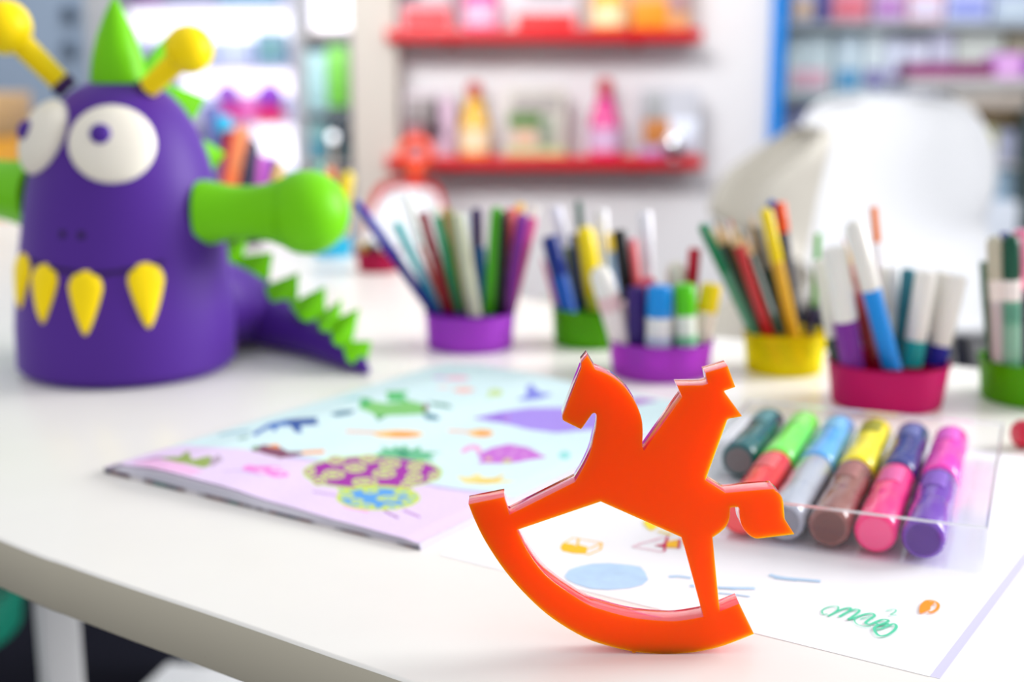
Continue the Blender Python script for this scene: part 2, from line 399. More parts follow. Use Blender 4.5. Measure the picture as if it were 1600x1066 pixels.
dline(G_([(700, 380), (760, 410), (870, 400)]), 4, 5); dline(G_([(830, 250), (900, 235), (945, 240), (930, 270), (885, 295), (960, 305)]), 1.8, 5)
# orange mark with a blank window
dline(G_([(1230, 270), (1235, 200), (1290, 140), (1370, 140), (1425, 180), (1410, 235), (1350, 270), (1310, 265)]), 4, 6)
dpoly(G_([(1215, 275), (1235, 180), (1290, 140), (1370, 145), (1380, 165), (1340, 200), (1335, 240), (1290, 255), (1240, 280)]), 6)
b_sheet = b.build('paper_sheet', MS, smooth=False)
tag(b_sheet, 'white sheet with marker doodles and green handwriting, under the rocking horse and marker tray', 'paper')

# ================================================================ COLOURING BOOK
BB = P(655, 860).to_2d(); BA = P(163, 739).to_2d()
bu = (BA - BB).normalized(); bv = Vector((bu.y, -bu.x))
if bv.y < 0: bv = -bv
BW = (BA - BB).length; BL = 0.290
def hb(s):   # height of the top page across the book, 0 at the spine, 1 at the open edge
    xs = [0, .05, .2, .4, .6, .8, .93, 1.0]; hs = [.0014, .0022, .0028, .0042, .0066, .0074, .0052, .0014]
    for i in range(7):
        if s <= xs[i + 1]:
            t = (s - xs[i]) / (xs[i + 1] - xs[i]); t = t * t * (3 - 2 * t); return hs[i] + (hs[i + 1] - hs[i]) * t
    return hs[-1]
def bpt(s, t, z): q = BB + bu * (s * BW) + bv * (t * BL); return Vector((q.x, q.y, z))
bk = thing('colouring_book', (BB.x, BB.y, T), 'open-edged glossy colouring book with sea animal drawings lying left of the rocking horse', 'book')
def z3(pts): return [(450 + x / 3.331, 560 + y / 3.331) for x, y in pts]
def z2(pts): return [(150 + x / 3.331, 560 + y / 3.331) for x, y in pts]
def ell(cx, cy, a, c, k=24, rot=0): return [(cx + a * math.cos(2 * math.pi * i / k), cy + c * math.sin(2 * math.pi * i / k) + rot * a * math.cos(2 * math.pi * i / k)) for i in range(k)]
BM = {'cyan': (221, 244, 246), 'deep': (196, 236, 240), 'pink': (236, 214, 244), 'pale': (244, 228, 248)}
BKC = [(222, 244, 246), (236, 213, 243)]
shapes = []    # (polygon px, colour) later ones on top
def sh(pts, col): shapes.append((pts, col))
def shl(pts, wpx, col):
    p = [Vector((x, y, 0)) for x, y in pts]; p = catmull(p, 4) if len(p) > 2 else p
    L = []; R = []
    for i, q in enumerate(p):
        t = (p[min(i + 1, len(p) - 1)] - p[max(i - 1, 0)]).normalized(); n = Vector((-t.y, t.x, 0)) * wpx * .5
        L.append((q.x + n.x, q.y + n.y)); R.append((q.x - n.x, q.y - n.y))
    sh(L + R[::-1], col)
sh([(100, 745), (190, 722), (240, 703), (290, 696), (380, 702), (450, 711), (560, 733), (678, 757), (800, 778), (655, 900)], (237, 216, 245))
sh(z2([(180, 545), (320, 525), (450, 545), (560, 590), (500, 610), (300, 570)]), (245, 196, 235))
sh(z2([(170, 545), (320, 510), (400, 515), (250, 535)]), (190, 150, 190))
shl(z3([(-20, 510), (350, 560), (760, 665), (1100, 705)]), 4, (200, 190, 230))
sh(z2([(330, 522), (400, 512), (430, 515), (480, 480), (500, 528), (540, 520), (590, 505), (630, 540), (560, 572), (450, 545)]), (160, 180, 100))
sh(z2([(590, 530), (640, 500), (660, 530), (600, 565)]), (190, 170, 190))
# blue octopus, brown fish
sh(z2([(810, 395), (900, 340), (1000, 318), (1150, 308), (1150, 335), (1060, 345), (1075, 385), (1045, 388), (1030, 352), (950, 352), (930, 385), (910, 360), (880, 372), (830, 405)]), (60, 120, 205))
sh(z2([(980, 332), (1040, 315), (1150, 310), (1150, 330), (1060, 342)]), (50, 90, 160)); sh(z3([(-10, 320), (110, 318), (170, 345), (60, 350), (70, 385), (40, 385)]), (50, 90, 170))
shl(z2([(640, 400), (720, 385), (800, 378)]), 3, (150, 190, 205)); shl(z2([(740, 420), (790, 410)]), 3, (120, 170, 150))
sh(z2([(810, 480), (870, 450), (950, 458), (1000, 488), (1080, 485), (1090, 500), (960, 520), (860, 492)]), (140, 80, 110)); sh(z2([(880, 458), (945, 445), (958, 470)]), (255, 160, 80)); shl(z2([(1070, 492), (1120, 490), (1190, 486)]), 5, (255, 165, 95)); sh(z2([(800, 470), (840, 455), (850, 480)]), (120, 160, 110))
# hot pink plant and strokes
for q in (ell(875, 570, 90, 10), ell(900, 590, 80, 14), ell(950, 605, 55, 16), ell(800, 575, 36, 20)): sh(z2(q), (245, 150, 225))
for q in (ell(860, 590, 20, 6), ell(930, 575, 20, 6), ell(960, 598, 15, 5)): sh(z2(q), (250, 225, 248))
shl(z2([(660, 590), (760, 585), (860, 610)]), 2, (215, 190, 235)); shl(z3([(130, 695), (260, 715)]), 3, (205, 170, 220)); shl(z3([(290, 770), (420, 800)]), 4, (245, 185, 225)); shl(z3([(500, 795), (575, 832)]), 3, (170, 110, 180)); shl(z3([(600, 790), (688, 828)]), 3, (190, 130, 200))
# turtle
sh(z3([(375, 262), (420, 222), (520, 235), (640, 222), (715, 240), (725, 290), (600, 296), (500, 300), (470, 325), (445, 290)]), (136, 205, 118))
sh(z3([(510, 172), (630, 170), (600, 200), (640, 225), (520, 225)]), (96, 200, 120)); sh(z3([(380, 205), (440, 215), (420, 240), (370, 262)]), (70, 190, 110))
sh(z3([(220, 290), (270, 275), (350, 268), (330, 290), (250, 303)]), (60, 120, 150)); sh(z3([(720, 225), (830, 240), (860, 262), (760, 245)]), (40, 140, 110)); sh(z3([(700, 280), (790, 305), (780, 322), (720, 318)]), (60, 130, 150)); sh(z3([(250, 225), (380, 195), (360, 215)]), (150, 215, 215))
sh(z3(ell(716, 256, 14, 20)), (130, 70, 70)); sh(z3([(455, 300), (510, 300), (470, 328)]), (70, 160, 100))
# whale
sh(z3([(955, 312), (1120, 276), (1250, 258), (1420, 256), (1600, 262), (1720, 300), (1600, 370), (1400, 388), (1250, 370), (1130, 340)]), (176, 150, 238)); shl(z3([(1150, 290), (1140, 340)]), 2, (200, 130, 210)); sh(z3([(960, 312), (1120, 285), (1140, 335)]), (165, 125, 225))
# small fishes
for (cx, cy, a_, c_, tx) in ((575, 395, 130, 20, 300), (1005, 390, 65, 20, 830)):
    shl(z3([(tx, cy - 15), ((tx + cx) / 2, cy - 8), (cx, cy)]), 3.5, (250, 190, 160)); sh(z3(ell(cx, cy, a_, c_)), (253, 196, 110)); sh(z3(ell(cx + a_ * .2, cy + 3, a_ * .6, c_ * .6)), (250, 160, 60))
sh(z3([(978, 505), (1060, 465), (1150, 447), (1250, 465), (1345, 515), (1250, 530), (1150, 547), (985, 547), (1010, 525)]), (208, 118, 216)); sh(z3([(890, 488), (930, 455), (980, 448), (1010, 470), (1000, 500), (960, 470), (920, 495)]), (240, 175, 220)); sh(z3(ell(1045, 525, 18, 10)), (225, 190, 150)); sh(z3(ell(1140, 535, 25, 14)), (210, 190, 150))
for q in ((1100, 490), (1180, 480), (1230, 505), (1160, 510)): sh(z3(ell(q[0], q[1], 16, 8)), (225, 160, 225))
sh(z3([(875, 612), (940, 620), (985, 598), (1020, 622), (1075, 622), (1130, 600), (1100, 632), (1195, 640), (1040, 656), (920, 650)]), (246, 226, 150)); sh(z3([(930, 640), (1060, 630), (1130, 605), (1090, 640), (1000, 652)]), (240, 205, 90))
sh(z3([(1185, 218), (1245, 190), (1240, 150), (1265, 135), (1310, 178), (1380, 185), (1320, 208), (1260, 218)]), (135, 140, 228))
sh(z3(ell(880, 104, 65, 12)), (250, 190, 212)); sh(z3(ell(915, 165, 55, 14)), (252, 196, 188)); sh(z3(ell(1080, 180, 40, 20)), (205, 228, 160)); shl(z3([(1020, 210), (1060, 200)]), 3, (205, 235, 190)); sh(z3(ell(790, 100, 40, 10)), (225, 205, 235)); sh(z3(ell(810, 150, 35, 7)), (250, 222, 222))
sh(z3(ell(1440, 505, 30, 22)), (160, 228, 225))
# purple shape at the far corner
sh([(1000, 622), (1030, 626), (985, 634), (960, 628)], (190, 110, 205))
# pineapple body with pale rings, leaves, blue round fruit
sh(z3(ell(440, 595, 366, 92)), (196, 222, 130)); sh(z3(ell(440, 595, 345, 80)), (172, 36, 172))
for (cx, cy, a_) in ((350, 570, 62), (530, 550, 62), (660, 565, 46), (235, 605, 66), (500, 600, 66), (655, 620, 50), (400, 645, 74), (110, 590, 38), (760, 615, 34), (250, 530, 50), (420, 522, 50), (160, 640, 40), (620, 660, 40)):
    sh(z3(ell(cx, cy, a_ * .92, 25)), (206, 230, 130)); sh(z3(ell(cx, cy, a_ * .66, 15)), (190, 90, 175)); sh(z3(ell(cx, cy, a_ * .40, 8)), (204, 226, 140))
sh(z3([(450, 495), (500, 480), (480, 455), (540, 472), (555, 452), (590, 470), (600, 445), (640, 478), (690, 455), (690, 485), (800, 490), (735, 505), (770, 530), (660, 530), (560, 515), (470, 510)]), (112, 196, 150)); sh(z3([(560, 490), (590, 470), (640, 500), (600, 520)]), (60, 160, 120))
sh(z3(ell(470, 726, 220, 66)), (205, 224, 90)); sh(z3(ell(465, 728, 190, 52)), (96, 168, 232))
for (cx, cy, a_) in ((300, 715, 45), (360, 745, 34), (430, 690, 42), (520, 730, 60), (600, 700, 50), (630, 745, 44), (410, 770, 44), (540, 775, 50), (280, 690, 22), (655, 720, 28)):
    sh(z3(ell(cx, cy, a_, 15)), (208, 226, 96)); sh(z3(ell(cx, cy, a_ * .5, 6)), (130, 190, 225))
cols = [BKC[0]] + []
for _, c_ in shapes:
    if c_ not in cols: cols.append(c_)
NS, NT = 300, 400
b = MB()
# layers under the printed page: back cover and three loose pages, fanned at the open edge
def layer(name, fr, m, tk=0.00095, ins=0.0, lab=None):
    bb = MB(); g = []
    for i in range(41):
        s = i / 40 * (1 - ins)
        z = T + 0.0009 + fr * (hb(min(1, s / (1 - ins))) - 0.0004)
        g.append([bpt(s, 0.0006 if fr else 0, z), bpt(s, 1, z), bpt(s, 1, z + tk), bpt(s, 0.0006 if fr else 0, z + tk)])
    bb.rings(g); o = bb.build(name, m, bk, angle=30)
    if lab: tag(o, lab)
# printed back cover: dark artwork shows along the edge
mc = bpy.data.materials.new('cover_print'); mc.use_nodes = True; nt = mc.node_tree; bs = nt.nodes['Principled BSDF']; bs.inputs['Roughness'].default_value = 0.3
tc = nt.nodes.new('ShaderNodeTexCoord'); nz = nt.nodes.new('ShaderNodeTexNoise'); nz.inputs['Scale'].default_value = 55; nz.inputs['Detail'].default_value = 3
rp = nt.nodes.new('ShaderNodeValToRGB'); e_ = rp.color_ramp.elements; e_[0].color = rgb((20, 60, 90)); e_[0].position = .3; e_[1].color = rgb((205, 200, 205)); e_[1].position = .62
for p_, c_ in ((.38, (15, 95, 80)), (.45, (45, 40, 75)), (.5, (110, 70, 70)), (.56, (120, 118, 130))): x_ = e_.new(p_); x_.color = rgb(c_)
nt.links.new(tc.outputs['Object'], nz.inputs['Vector']); nt.links.new(nz.outputs['Fac'], rp.inputs[0]); nt.links.new(rp.outputs[0], bs.inputs['Base Color'])
bb = MB(); g = []
for i in range(3): g.append([bpt(i / 2, 0, T + 0.0001), bpt(i / 2, 1, T + 0.0001), bpt(i / 2, 1, T + 0.0011), bpt(i / 2, 0, T + 0.0011)])
for k_ in (2, 3):
    g[1][k_].z += .0006; g[2][k_].z += .0016
bb.rings(g); tag(bb.build('back_cover', mc, bk, smooth=False), 'dark printed back cover')
layer('page', 0.18, mat((224, 222, 232), 0.7)); layer('page', 0.40, mat((214, 212, 228), 0.7)); layer('page', 0.62, mat((228, 226, 236), 0.7)); layer('page', 0.86, mat((230, 226, 240), 0.7), ins=0.004)
vs = []; fs = []; mi = []
for j in range(NT + 1):
    for i in range(NS + 1): s = i / NS; vs.append(bpt(s, j / NT, T + hb(s) + 0.0018))
bbx = [(min(x for x, y in p_), max(x for x, y in p_), min(y for x, y in p_), max(y for x, y in p_)) for p_, _ in shapes]
for j in range(NT):
    for i in range(NS):
        a_ = j * (NS + 1) + i; fs.append((a_, a_ + 1, a_ + NS + 2, a_ + NS + 1))
        x, y = proj((vs[a_] + vs[a_ + NS + 2]) / 2); k = 0
        for n_ in range(len(shapes) - 1, -1, -1):
            q = bbx[n_]
            if q[0] < x < q[1] and q[2] < y < q[3] and inpoly(x, y, shapes[n_][0]): k = cols.index(shapes[n_][1]); break
        mi.append(k)
b = MB(); b.add(vs, fs); b.mi = mi
b.build('printed_page', [mat([int(255 * (v / 255) ** 1.10 * .99) for v in c_], 0.55, noise=0.05, scale=500) for c_ in cols], bk, angle=60)
# folded page edges at the spine side
bb = MB()
for k in range(4):
    z = T + 0.0002 + k * 0.00078
    bb.add([bpt(0, 0, z), bpt(0, 1, z), bpt(-0.006 + k * .0012, 1, z), bpt(-0.006 + k * .0012, 0, z), bpt(0, 0, z + .0006), bpt(0, 1, z + .0006), bpt(-0.006 + k * .0012, 1, z + .0006), bpt(-0.006 + k * .0012, 0, z + .0006)],
           [(3, 2, 1, 0), (4, 5, 6, 7), (0, 1, 5, 4), (1, 2, 6, 5), (2, 3, 7, 6), (3, 0, 4, 7)])
bb.build('spine_pages', mat((222, 220, 236), 0.6), bk, smooth=False)

# ================================================================ MARKER TRAY
uo = P(1119, 845).to_2d(); az = math.radians(22.35)
tv = Vector((math.sin(az), math.cos(az))); tu = Vector((math.cos(az), -math.sin(az)))
TM = Matrix(((tu.x, tv.x, 0, uo.x), (tu.y, tv.y, 0, uo.y), (0, 0, 1, T + 0.0012), (0, 0, 0, 1)))
U0, U1, V0, V1, HT = -0.0235, 0.1135, -0.001, 0.176, 0.0205
tr = thing('marker_tray', TM @ Vector(((U0 + U1) / 2, (V0 + V1) / 2, 0)), 'clear plastic tray of fat felt markers lying on the sheet right of the rocking horse', 'tray')
cp = clear((254, 254, 255), 0.012, 0.04); wl = 0.0007
bb = MB(); bb.box((U0, V0, 0), (U1, V1, 0.0006), TM); bb.build('tray_floor', cp, tr, smooth=False)
for lo, hi in (((U0, V0, 0.0006), (U1, V0 + wl, HT)), ((U0, V1 - wl, 0.0006), (U1, V1, HT)), ((U0, V0 + wl, 0.0006), (U0 + wl, V1 - wl, HT)), ((U1 - wl, V0 + wl, 0.0006), (U1, V1 - wl, HT))):
    MB().box(lo, hi, TM).build('tray_wall', cp, tr, smooth=False)
rim = [TM @ Vector(p) for p in ((U0, V0, HT), (U1, V0, HT), (U1, V1, HT), (U0, V1, HT), (U0, V0, HT))]
bb = MB()
for i in range(4): bb.tube([rim[i], rim[i + 1]], 0.0007, 8)
bb.build('tray_rim', clear((255, 255, 255), 0.5, 0.1), tr)
R0 = 0.0093
def fatmark(col, u, v0, v1, label, capcol=None, endcol=None, patch=None, rough=0.28):
    A = TM @ Vector((u, v0, R0 + 0.0008)); B = TM @ Vector((u, v1, R0 + 0.0008)); L = v1 - v0
    t = thing('felt_marker', A - Vector((0, 0, R0)), label, 'marker', 'fat felt markers in the clear tray')
    rough = .2; m = mat(col, rough, coat=.8, spec=.35)
    MB().lathe(A, B, [(0, 0), (0.0001, R0 * .82), (0.0012, R0 * .95), (0.003, R0), (L * .42, R0), (L * .44, R0 * .97)], 32).build('cap', mat(capcol or col, rough, coat=.8, spec=.35), t)
    MB().lathe(A, B, [(L * .44, R0 * .9), (L * .445, R0 * .96), (L * .5, R0 * .94), (L * .62, R0 * .98), (L - .004, R0 * .98), (L - .001, R0 * .9), (L, 0)], 32).build('barrel', m, t)
    MB().lathe(A - (B - A).normalized() * 0.0002, B, [(0, 0), (0.0001, R0 * .74), (0.0004, R0 * .76), (0.0008, 0)], 32).build('end_disc', mat(endcol or [x * .8 for x in (capcol or col)], .6), t)
    if patch:
        bb = MB(); ax = (B - A).normalized(); e = Vector((0, 0, 1)); g = ax.cross(e); rr = R0 + .0001
        rows = []
        for k in range(9):
            a = math.radians(-40 + 70 * k / 8)
            rows.append([A + ax * (L * q) + (e * math.cos(a) - g * math.sin(-a)) * rr for q in (.62, .90)])
        bb.add([p for r_ in rows for p in r_], [(2 * k, 2 * k + 1, 2 * k + 3, 2 * k + 2) for k in range(8)])
        bb.build('printed_label', mat([int(v * .55 + w_ * .45) for v, w_ in zip(patch, col)], .5, noise=.35, scale=420), t)
fm = [((12, 92, 96), -0.0105, 1, 'dark teal fat marker, first of the back row in the clear tray', (120, 120, 120), (150, 175, 180)),
 ((120, 240, 90), 0.0092, 1, 'light green fat marker in the back row of the clear tray', None, (170, 245, 140)),
 ((92, 170, 232), 0.0289, 1, 'light blue fat marker in the back row of the clear tray', None, (150, 195, 235)),
 ((255, 238, 20), 0.0486, 1, 'yellow fat marker with black print in the back row of the clear tray', None, (70, 75, 30)),
 ((40, 48, 130), 0.0684, 1, 'navy blue fat marker in the back row of the clear tray', None, (150, 155, 195)),
 ((245, 45, 185), 0.0883, 1, 'magenta pink fat marker, last of the back row in the clear tray', None, (255, 130, 215)),
 ((240, 45, 50), 0.0092, 0, 'red fat marker half hidden by the horse tail in the clear tray', (255, 90, 90), (255, 150, 150)),
 ((176, 182, 194), 0.0289, 0, 'silver grey fat marker in the front row of the clear tray', None, None),
 ((142, 92, 84), 0.0486, 0, 'brown fat marker in the front row of the clear tray', None, (180, 120, 120)),
 ((255, 45, 130), 0.0684, 0, 'hot pink fat marker in the front row of the clear tray', (255, 95, 150), (255, 140, 185)),
 ((110, 55, 175), 0.0883, 0, 'purple fat marker, last of the front row in the clear tray', None, (150, 115, 205))]
for c_, u_, back, lab, endc, pt in fm:
    v0 = 0.0895 if back else 0.0045
    fatmark(c_, u_, v0, v0 + (0.083 if back else 0.0835), lab, None, endc, pt)
# red marker cut by the right edge of the frame
A = P(1583, 700); A.z = T + 0.008; B = A + Vector((0.10, 0.012, 0))
t = thing('felt_marker', A - Vector((0, 0, .008)), 'red marker lying on the table at the right edge, behind the clear tray', 'marker')
MB().lathe(A, B, [(0, 0), (0.0005, .006), (.003, .0078), (.045, .008)], 28).build('cap', mat((205, 25, 60), .3, coat=.3), t)
MB().lathe(A, B, [(.045, .0072), (.098, .0072), (.10, 0)], 28).build('barrel', mat((205, 25, 60), .3), t)

# ================================================================ PEN CUPS
def cup(cx, ybase, w_rim, w_base, yrim, col, label, clearness=0.22):
    f_ = P(cx, ybase); m = depth(f_) / FPX; Rb = w_base / 2 * m * 1.04
    d = Vector((f_.x, f_.y, 0)).normalized(); c = f_ + d * Rb
    Rr = w_rim / 2 * depth(c) / FPX; Rb = w_base / 2 * depth(c) / FPX
    zr = at(cx, yrim, c.y - Rr).z
    t = thing('pen_cup', (c.x, c.y, T), label, 'pen cup', 'coloured plastic pen cups on the table')
    H = zr - T; wt = 0.0014; n = 48
    prof = [(0, 0.0), (0, Rb - .002), (.0006, Rb - .0006), (.002, Rb), (H * .8, Rb + (Rr - Rb) * .8), (H - .0006, Rr), (H, Rr - .0006), (H - .0006, Rr - wt), (.0035, Rb - wt), (.003, Rb - wt - .001), (.003, 0)]
    MB().lathe((c.x, c.y, T), (c.x, c.y, T + 1), prof, n).build('cup_wall', tint(col, clearness), t)
    MB().lathe((c.x, c.y, T), (c.x, c.y, T + 1), [(H - .0016, Rr - .0002), (H - .0012, Rr + .0007), (H - .0003, Rr + .0007), (H + .0001, Rr - .0002), (H - .0003, Rr - wt), (H - .0016, Rr - .0002)], n).build('cup_rim', tint([x * .9 for x in col], .1), t)
    return dict(c=c, R=min(Rb, Rr), H=H, zr=zr)
GN = {}
def pen(cp_, rim_px, top_px, wpx, kind, label, col, cap=None, split=None, dy=0.0, lean=0.0, grp=None, extra=None):
    """rim_px: where it crosses the rim, top_px: its tip; split: pixel y where cap meets body"""
    c = cp_['c']; Yr = c.y + dy * cp_['R']
    Rm = at(rim_px[0], rim_px[1], Yr); Tp = at(top_px[0], top_px[1], Yr + lean)
    ax = (Tp - Rm).normalized(); r = wpx / 2 * depth(Rm.lerp(Tp, .6)) / FPX
    zb = T + 0.0045 + r * .3; A = Rm - ax * ((Rm.z - zb) / max(ax.z, .2))
    h = Vector((A.x - c.x, A.y - c.y, 0)); lim = max(cp_['R'] - r - .002, .001)
    if h.length > lim: h = h.normalized() * lim; A = Vector((c.x + h.x, c.y + h.y, A.z))
    L = (Tp - A).length; ax = (Tp - A).normalized()
    t = thing('pencil' if kind == 'pencil' else 'felt_pen', A - Vector((0, 0, 0)), label, 'pencil' if kind == 'pencil' else 'pen', grp)
    if kind == 'pencil':
        k = min(.022, L * .18)
        MB().lathe(A, Tp, [(0, 0), (.0001, r), (L - k, r)], 6).build('shaft', mat(col, .35, coat=.2), t, angle=20)
        MB().lathe(A, Tp, [(L - k, r * .98), (L - k * .25, r * .32)], 12).build('wood_tip', mat((222, 188, 140), .7), t)
        MB().lathe(A, Tp, [(L - k * .25, r * .32), (L, .0003)], 10).build('lead', mat(cap or col, .5), t)
        return
    if split is None: ls = L * .62
    else:
        f_ = (split - rim_px[1]) / (top_px[1] - rim_px[1]); ls = (Rm.lerp(Tp, f_) - A).length
    rc = r; rb_ = r * (.97 if extra != 'slim' else .9)
    MB().lathe(A, Tp, [(0, 0), (.0002, rb_ * .7), (.002, rb_), (ls, rb_), (ls + .0005, rb_ * .9)], 24).build('barrel', mat(col, .3, coat=.2), t)
    if kind == 'round':
        cpf = [(ls, rc * .95), (ls + .0006, rc), (L - rc * 1.1, rc * .98), (L - rc * .6, rc * .86), (L - rc * .25, rc * .6), (L, 0)]
    elif kind == 'flat':
        cpf = [(ls, rc * .95), (ls + .0006, rc), (L - rc * .35, rc * .97), (L - rc * .08, rc * .84), (L, rc * .6), (L, 0)]
    else:   # taper
        cpf = [(ls, rc * .95), (ls + .0006, rc), (L - rc * 3, rc * .82), (L - rc * .4, rc * .62), (L, 0)]
    MB().lathe(A, Tp, cpf, 24).build('cap', mat(cap or col, .3, coat=.2), t)
    if extra and extra != 'slim':      # coloured band or stripes round the barrel
        for (q0, q1, cc) in extra:
            f0 = (q0 - rim_px[1]) / (top_px[1] - rim_px[1]); f1 = (q1 - rim_px[1]) / (top_px[1] - rim_px[1])
            l0 = (Rm.lerp(Tp, f0) - A).length; l1 = (Rm.lerp(Tp, f1) - A).length
            MB().lathe(A, Tp, [(l0, rb_), (l0, rb_ + .0003), (l1, rb_ + .0003), (l1, rb_)], 24).build('band', mat(cc, .4), t)
W = (238, 236, 230)
c1 = cup(735, 555, 139, 132, 499, (186, 88, 214), 'purple cup of felt pens between the purple monster and the rocking horse')
g = 'pens in the purple cup by the monster tail'
def A_(x, y): return (540 + x / 3.135, 260 + y / 3.135)
pen(c1, A_(500, 740), A_(365, 385), 9, 'taper', 'thin orange-red pen behind the dark red one in the purple cup', (200, 60, 20), dy=.5, grp=g)
pen(c1, A_(430, 715), A_(45, 165), 17, 'taper', 'dark blue pen leaning farthest left out of the purple cup', (10, 24, 130), (0, 16, 165), 402, dy=.1, grp=g)
pen(c1, A_(450, 705), A_(245, 270), 14, 'round', 'turquoise pen leaning left in the purple cup', (30, 150, 180), (20, 190, 195), 420, dy=.3, grp=g)
pen(c1, A_(520, 740), A_(375, 225), 17, 'flat', 'dark red pen leaning left in the purple cup', (140, 10, 28), dy=.1, grp=g)
pen(c1, A_(560, 745), A_(440, 195), 17, 'flat', 'green pen with a white top in the purple cup', (25, 150, 100), (235, 238, 225), 338, dy=.2, grp=g)
pen(c1, A_(585, 745), A_(500, 205), 13, 'flat', 'olive yellow pen between the green and the grey ones in the purple cup', (150, 140, 40), dy=.25, grp=g)
pen(c1, A_(635, 745), A_(548, 230), 24, 'flat', 'thick pale grey pen at the front middle of the purple cup', (196, 198, 172), dy=-.3, grp=g)
pen(c1, A_(640, 720), A_(575, 225), 12, 'round', 'light blue pen behind the pale grey one in the purple cup', (140, 180, 215), dy=.6, grp=g)
pen(c1, A_(655, 700), A_(640, 200), 17, 'round', 'dark violet pen standing upright in the purple cup', (48, 16, 88), dy=.4, grp=g)
pen(c1, A_(668, 700), A_(665, 395), 15, 'flat', 'short blue pen between the violet and green ones in the purple cup', (30, 115, 180), dy=.3, grp=g)
pen(c1, A_(700, 745), A_(742, 195), 20, 'round', 'bright green pen standing upright in the purple cup', (70, 165, 20), dy=-.1, grp=g)
pen(c1, A_(758, 740), A_(768, 215), 19, 'round', 'black pen next to the bright green one in the purple cup', (18, 18, 20), dy=-.1, grp=g)
pen(c1, A_(790, 715), A_(812, 205), 18, 'flat', 'coral pen behind the black one in the purple cup', (222, 92, 92), dy=.4, grp=g)
pen(c1, A_(795, 725), A_(868, 225), 20, 'round', 'purple pen leaning right in the purple cup', (128, 42, 145), dy=0, grp=g)
pen(c1, A_(812, 720), A_(915, 250), 18, 'flat', 'pink pen leaning farthest right in the purple cup', (214, 84, 138), dy=.15, grp=g)
pen(c1, A_(790, 715), A_(858, 180), 14, 'flat', 'pen with an orange-yellow top behind the purple one in the purple cup', (235, 200, 110), (245, 196, 70), dy=.6, grp=g)
pen(c1, A_(805, 715), A_(935, 195), 15, 'flat', 'white pen at the back right of the purple cup', W, dy=.7, grp=g)
pen(c1, A_(440, 705), A_(300, 150), 13, 'flat', 'white pen at the back left of the purple cup', W, dy=.8, grp=g)

c2 = cup(925, 548, 124, 118, 490, (104, 176, 24), 'green cup with a thick blue marker, behind the lavender cup')
g = 'pens in the green cup behind the lavender one'
def B_(x, y): return (820 + x / 3.135, 300 + y / 3.135)
pen(c2, B_(160, 585), B_(88, 330), 7, 'taper', 'thin pink pen at the left edge of the middle green cup', (225, 110, 150), dy=.3, grp=g)
pen(c2, B_(215, 600), B_(122, 215), 29, 'flat', 'thick blue marker with a navy cap in the middle green cup', (10, 82, 175), (12, 44, 128), 430, dy=-.4, grp=g)
pen(c2, B_(262, 590), B_(205, 270), 14, 'flat', 'olive green pen beside the thick blue marker in the middle green cup', (130, 150, 95), dy=.2, grp=g)
pen(c2, B_(285, 595), B_(243, 205), 18, 'flat', 'dark navy pen in the middle green cup', (20, 45, 95), dy=0, grp=g)
pen(c2, B_(300, 585), B_(262, 40), 11, 'round', 'tallest dark green pen in the middle green cup', (40, 80, 90), (10, 85, 70), 352, dy=.5, grp=g)
pen(c2, B_(350, 590), B_(292, 165), 30, 'round', 'bright yellow highlighter in the middle green cup', (200, 205, 60), (245, 220, 20), 462, dy=-.1, grp=g)
pen(c2, B_(390, 590), B_(375, 85), 20, 'flat', 'tall white pen behind the yellow highlighter in the middle green cup', (236, 236, 240), dy=.6, grp=g)
pen(c2, B_(250, 580), B_(150, 70), 20, 'flat', 'tall pale lavender pen behind the thick blue marker in the middle green cup', (226, 226, 240), dy=.8, grp=g)
pen(c2, B_(440, 585), B_(428, 200), 16, 'flat', 'short yellow pen left of the black marker, at the right of the middle green cup', (120, 150, 190), (235, 205, 50), 392, dy=.3, grp=g)

c3 = cup(1031, 601, 162, 150, 545, (186, 84, 204), 'lavender purple cup of capped markers behind the rocking horse', .28)
g = 'markers in the lavender cup behind the horse'
pen(c3, B_(520, 700), B_(465, 185), 22, 'flat', 'black marker with a navy tip at the back left of the lavender cup', (14, 14, 16), (14, 14, 16), 440, dy=.5, grp=g, extra=None)
pen(c3, B_(590, 700), B_(605, 410), 31, 'round', 'pink-red marker behind the violet one in the lavender cup', (225, 90, 115), dy=.45, grp=g)
pen(c3, B_(570, 700), B_(522, 225), 16, 'flat', 'coral pen right of the black marker in the lavender cup', (255, 110, 115), (240, 150, 165), 380, dy=.7, grp=g)
pen(c3, B_(590, 700), B_(602, 185), 12, 'flat', 'thin pale pink pen at the back of the lavender cup', (245, 185, 200), dy=.85, grp=g)
pen(c3, B_(610, 700), B_(590, 95), 22, 'flat', 'tallest white pen at the back of the lavender cup', (238, 236, 242), dy=.9, grp=g)
pen(c3, B_(740, 700), B_(740, 335), 32, 'round', 'cream white marker behind the blue and green capped ones in the lavender cup', (228, 226, 210), dy=.5, grp=g)
pen(c3, B_(800, 700), B_(832, 275), 20, 'flat', 'pen with a dark red cap behind the green capped marker in the lavender cup', (170, 20, 45), (186, 8, 44), 430, dy=.4, grp=g)
pen(c3, B_(550, 720), B_(490, 530), 20, 'round', 'pale pink marker behind the white one in the lavender cup', (238, 215, 215), dy=.2, grp=g)
pen(c3, B_(465, 745), B_(360, 362), 36, 'round', 'white marker with pink print leaning left in the lavender cup', (240, 228, 222), (240, 236, 228), 460, dy=-.2, grp=g, extra=((462, 485, (232, 196, 196)),))
pen(c3, B_(548, 755), B_(545, 462), 31, 'flat', 'dark violet marker in the lavender cup', (50, 22, 105), dy=-.3, grp=g)
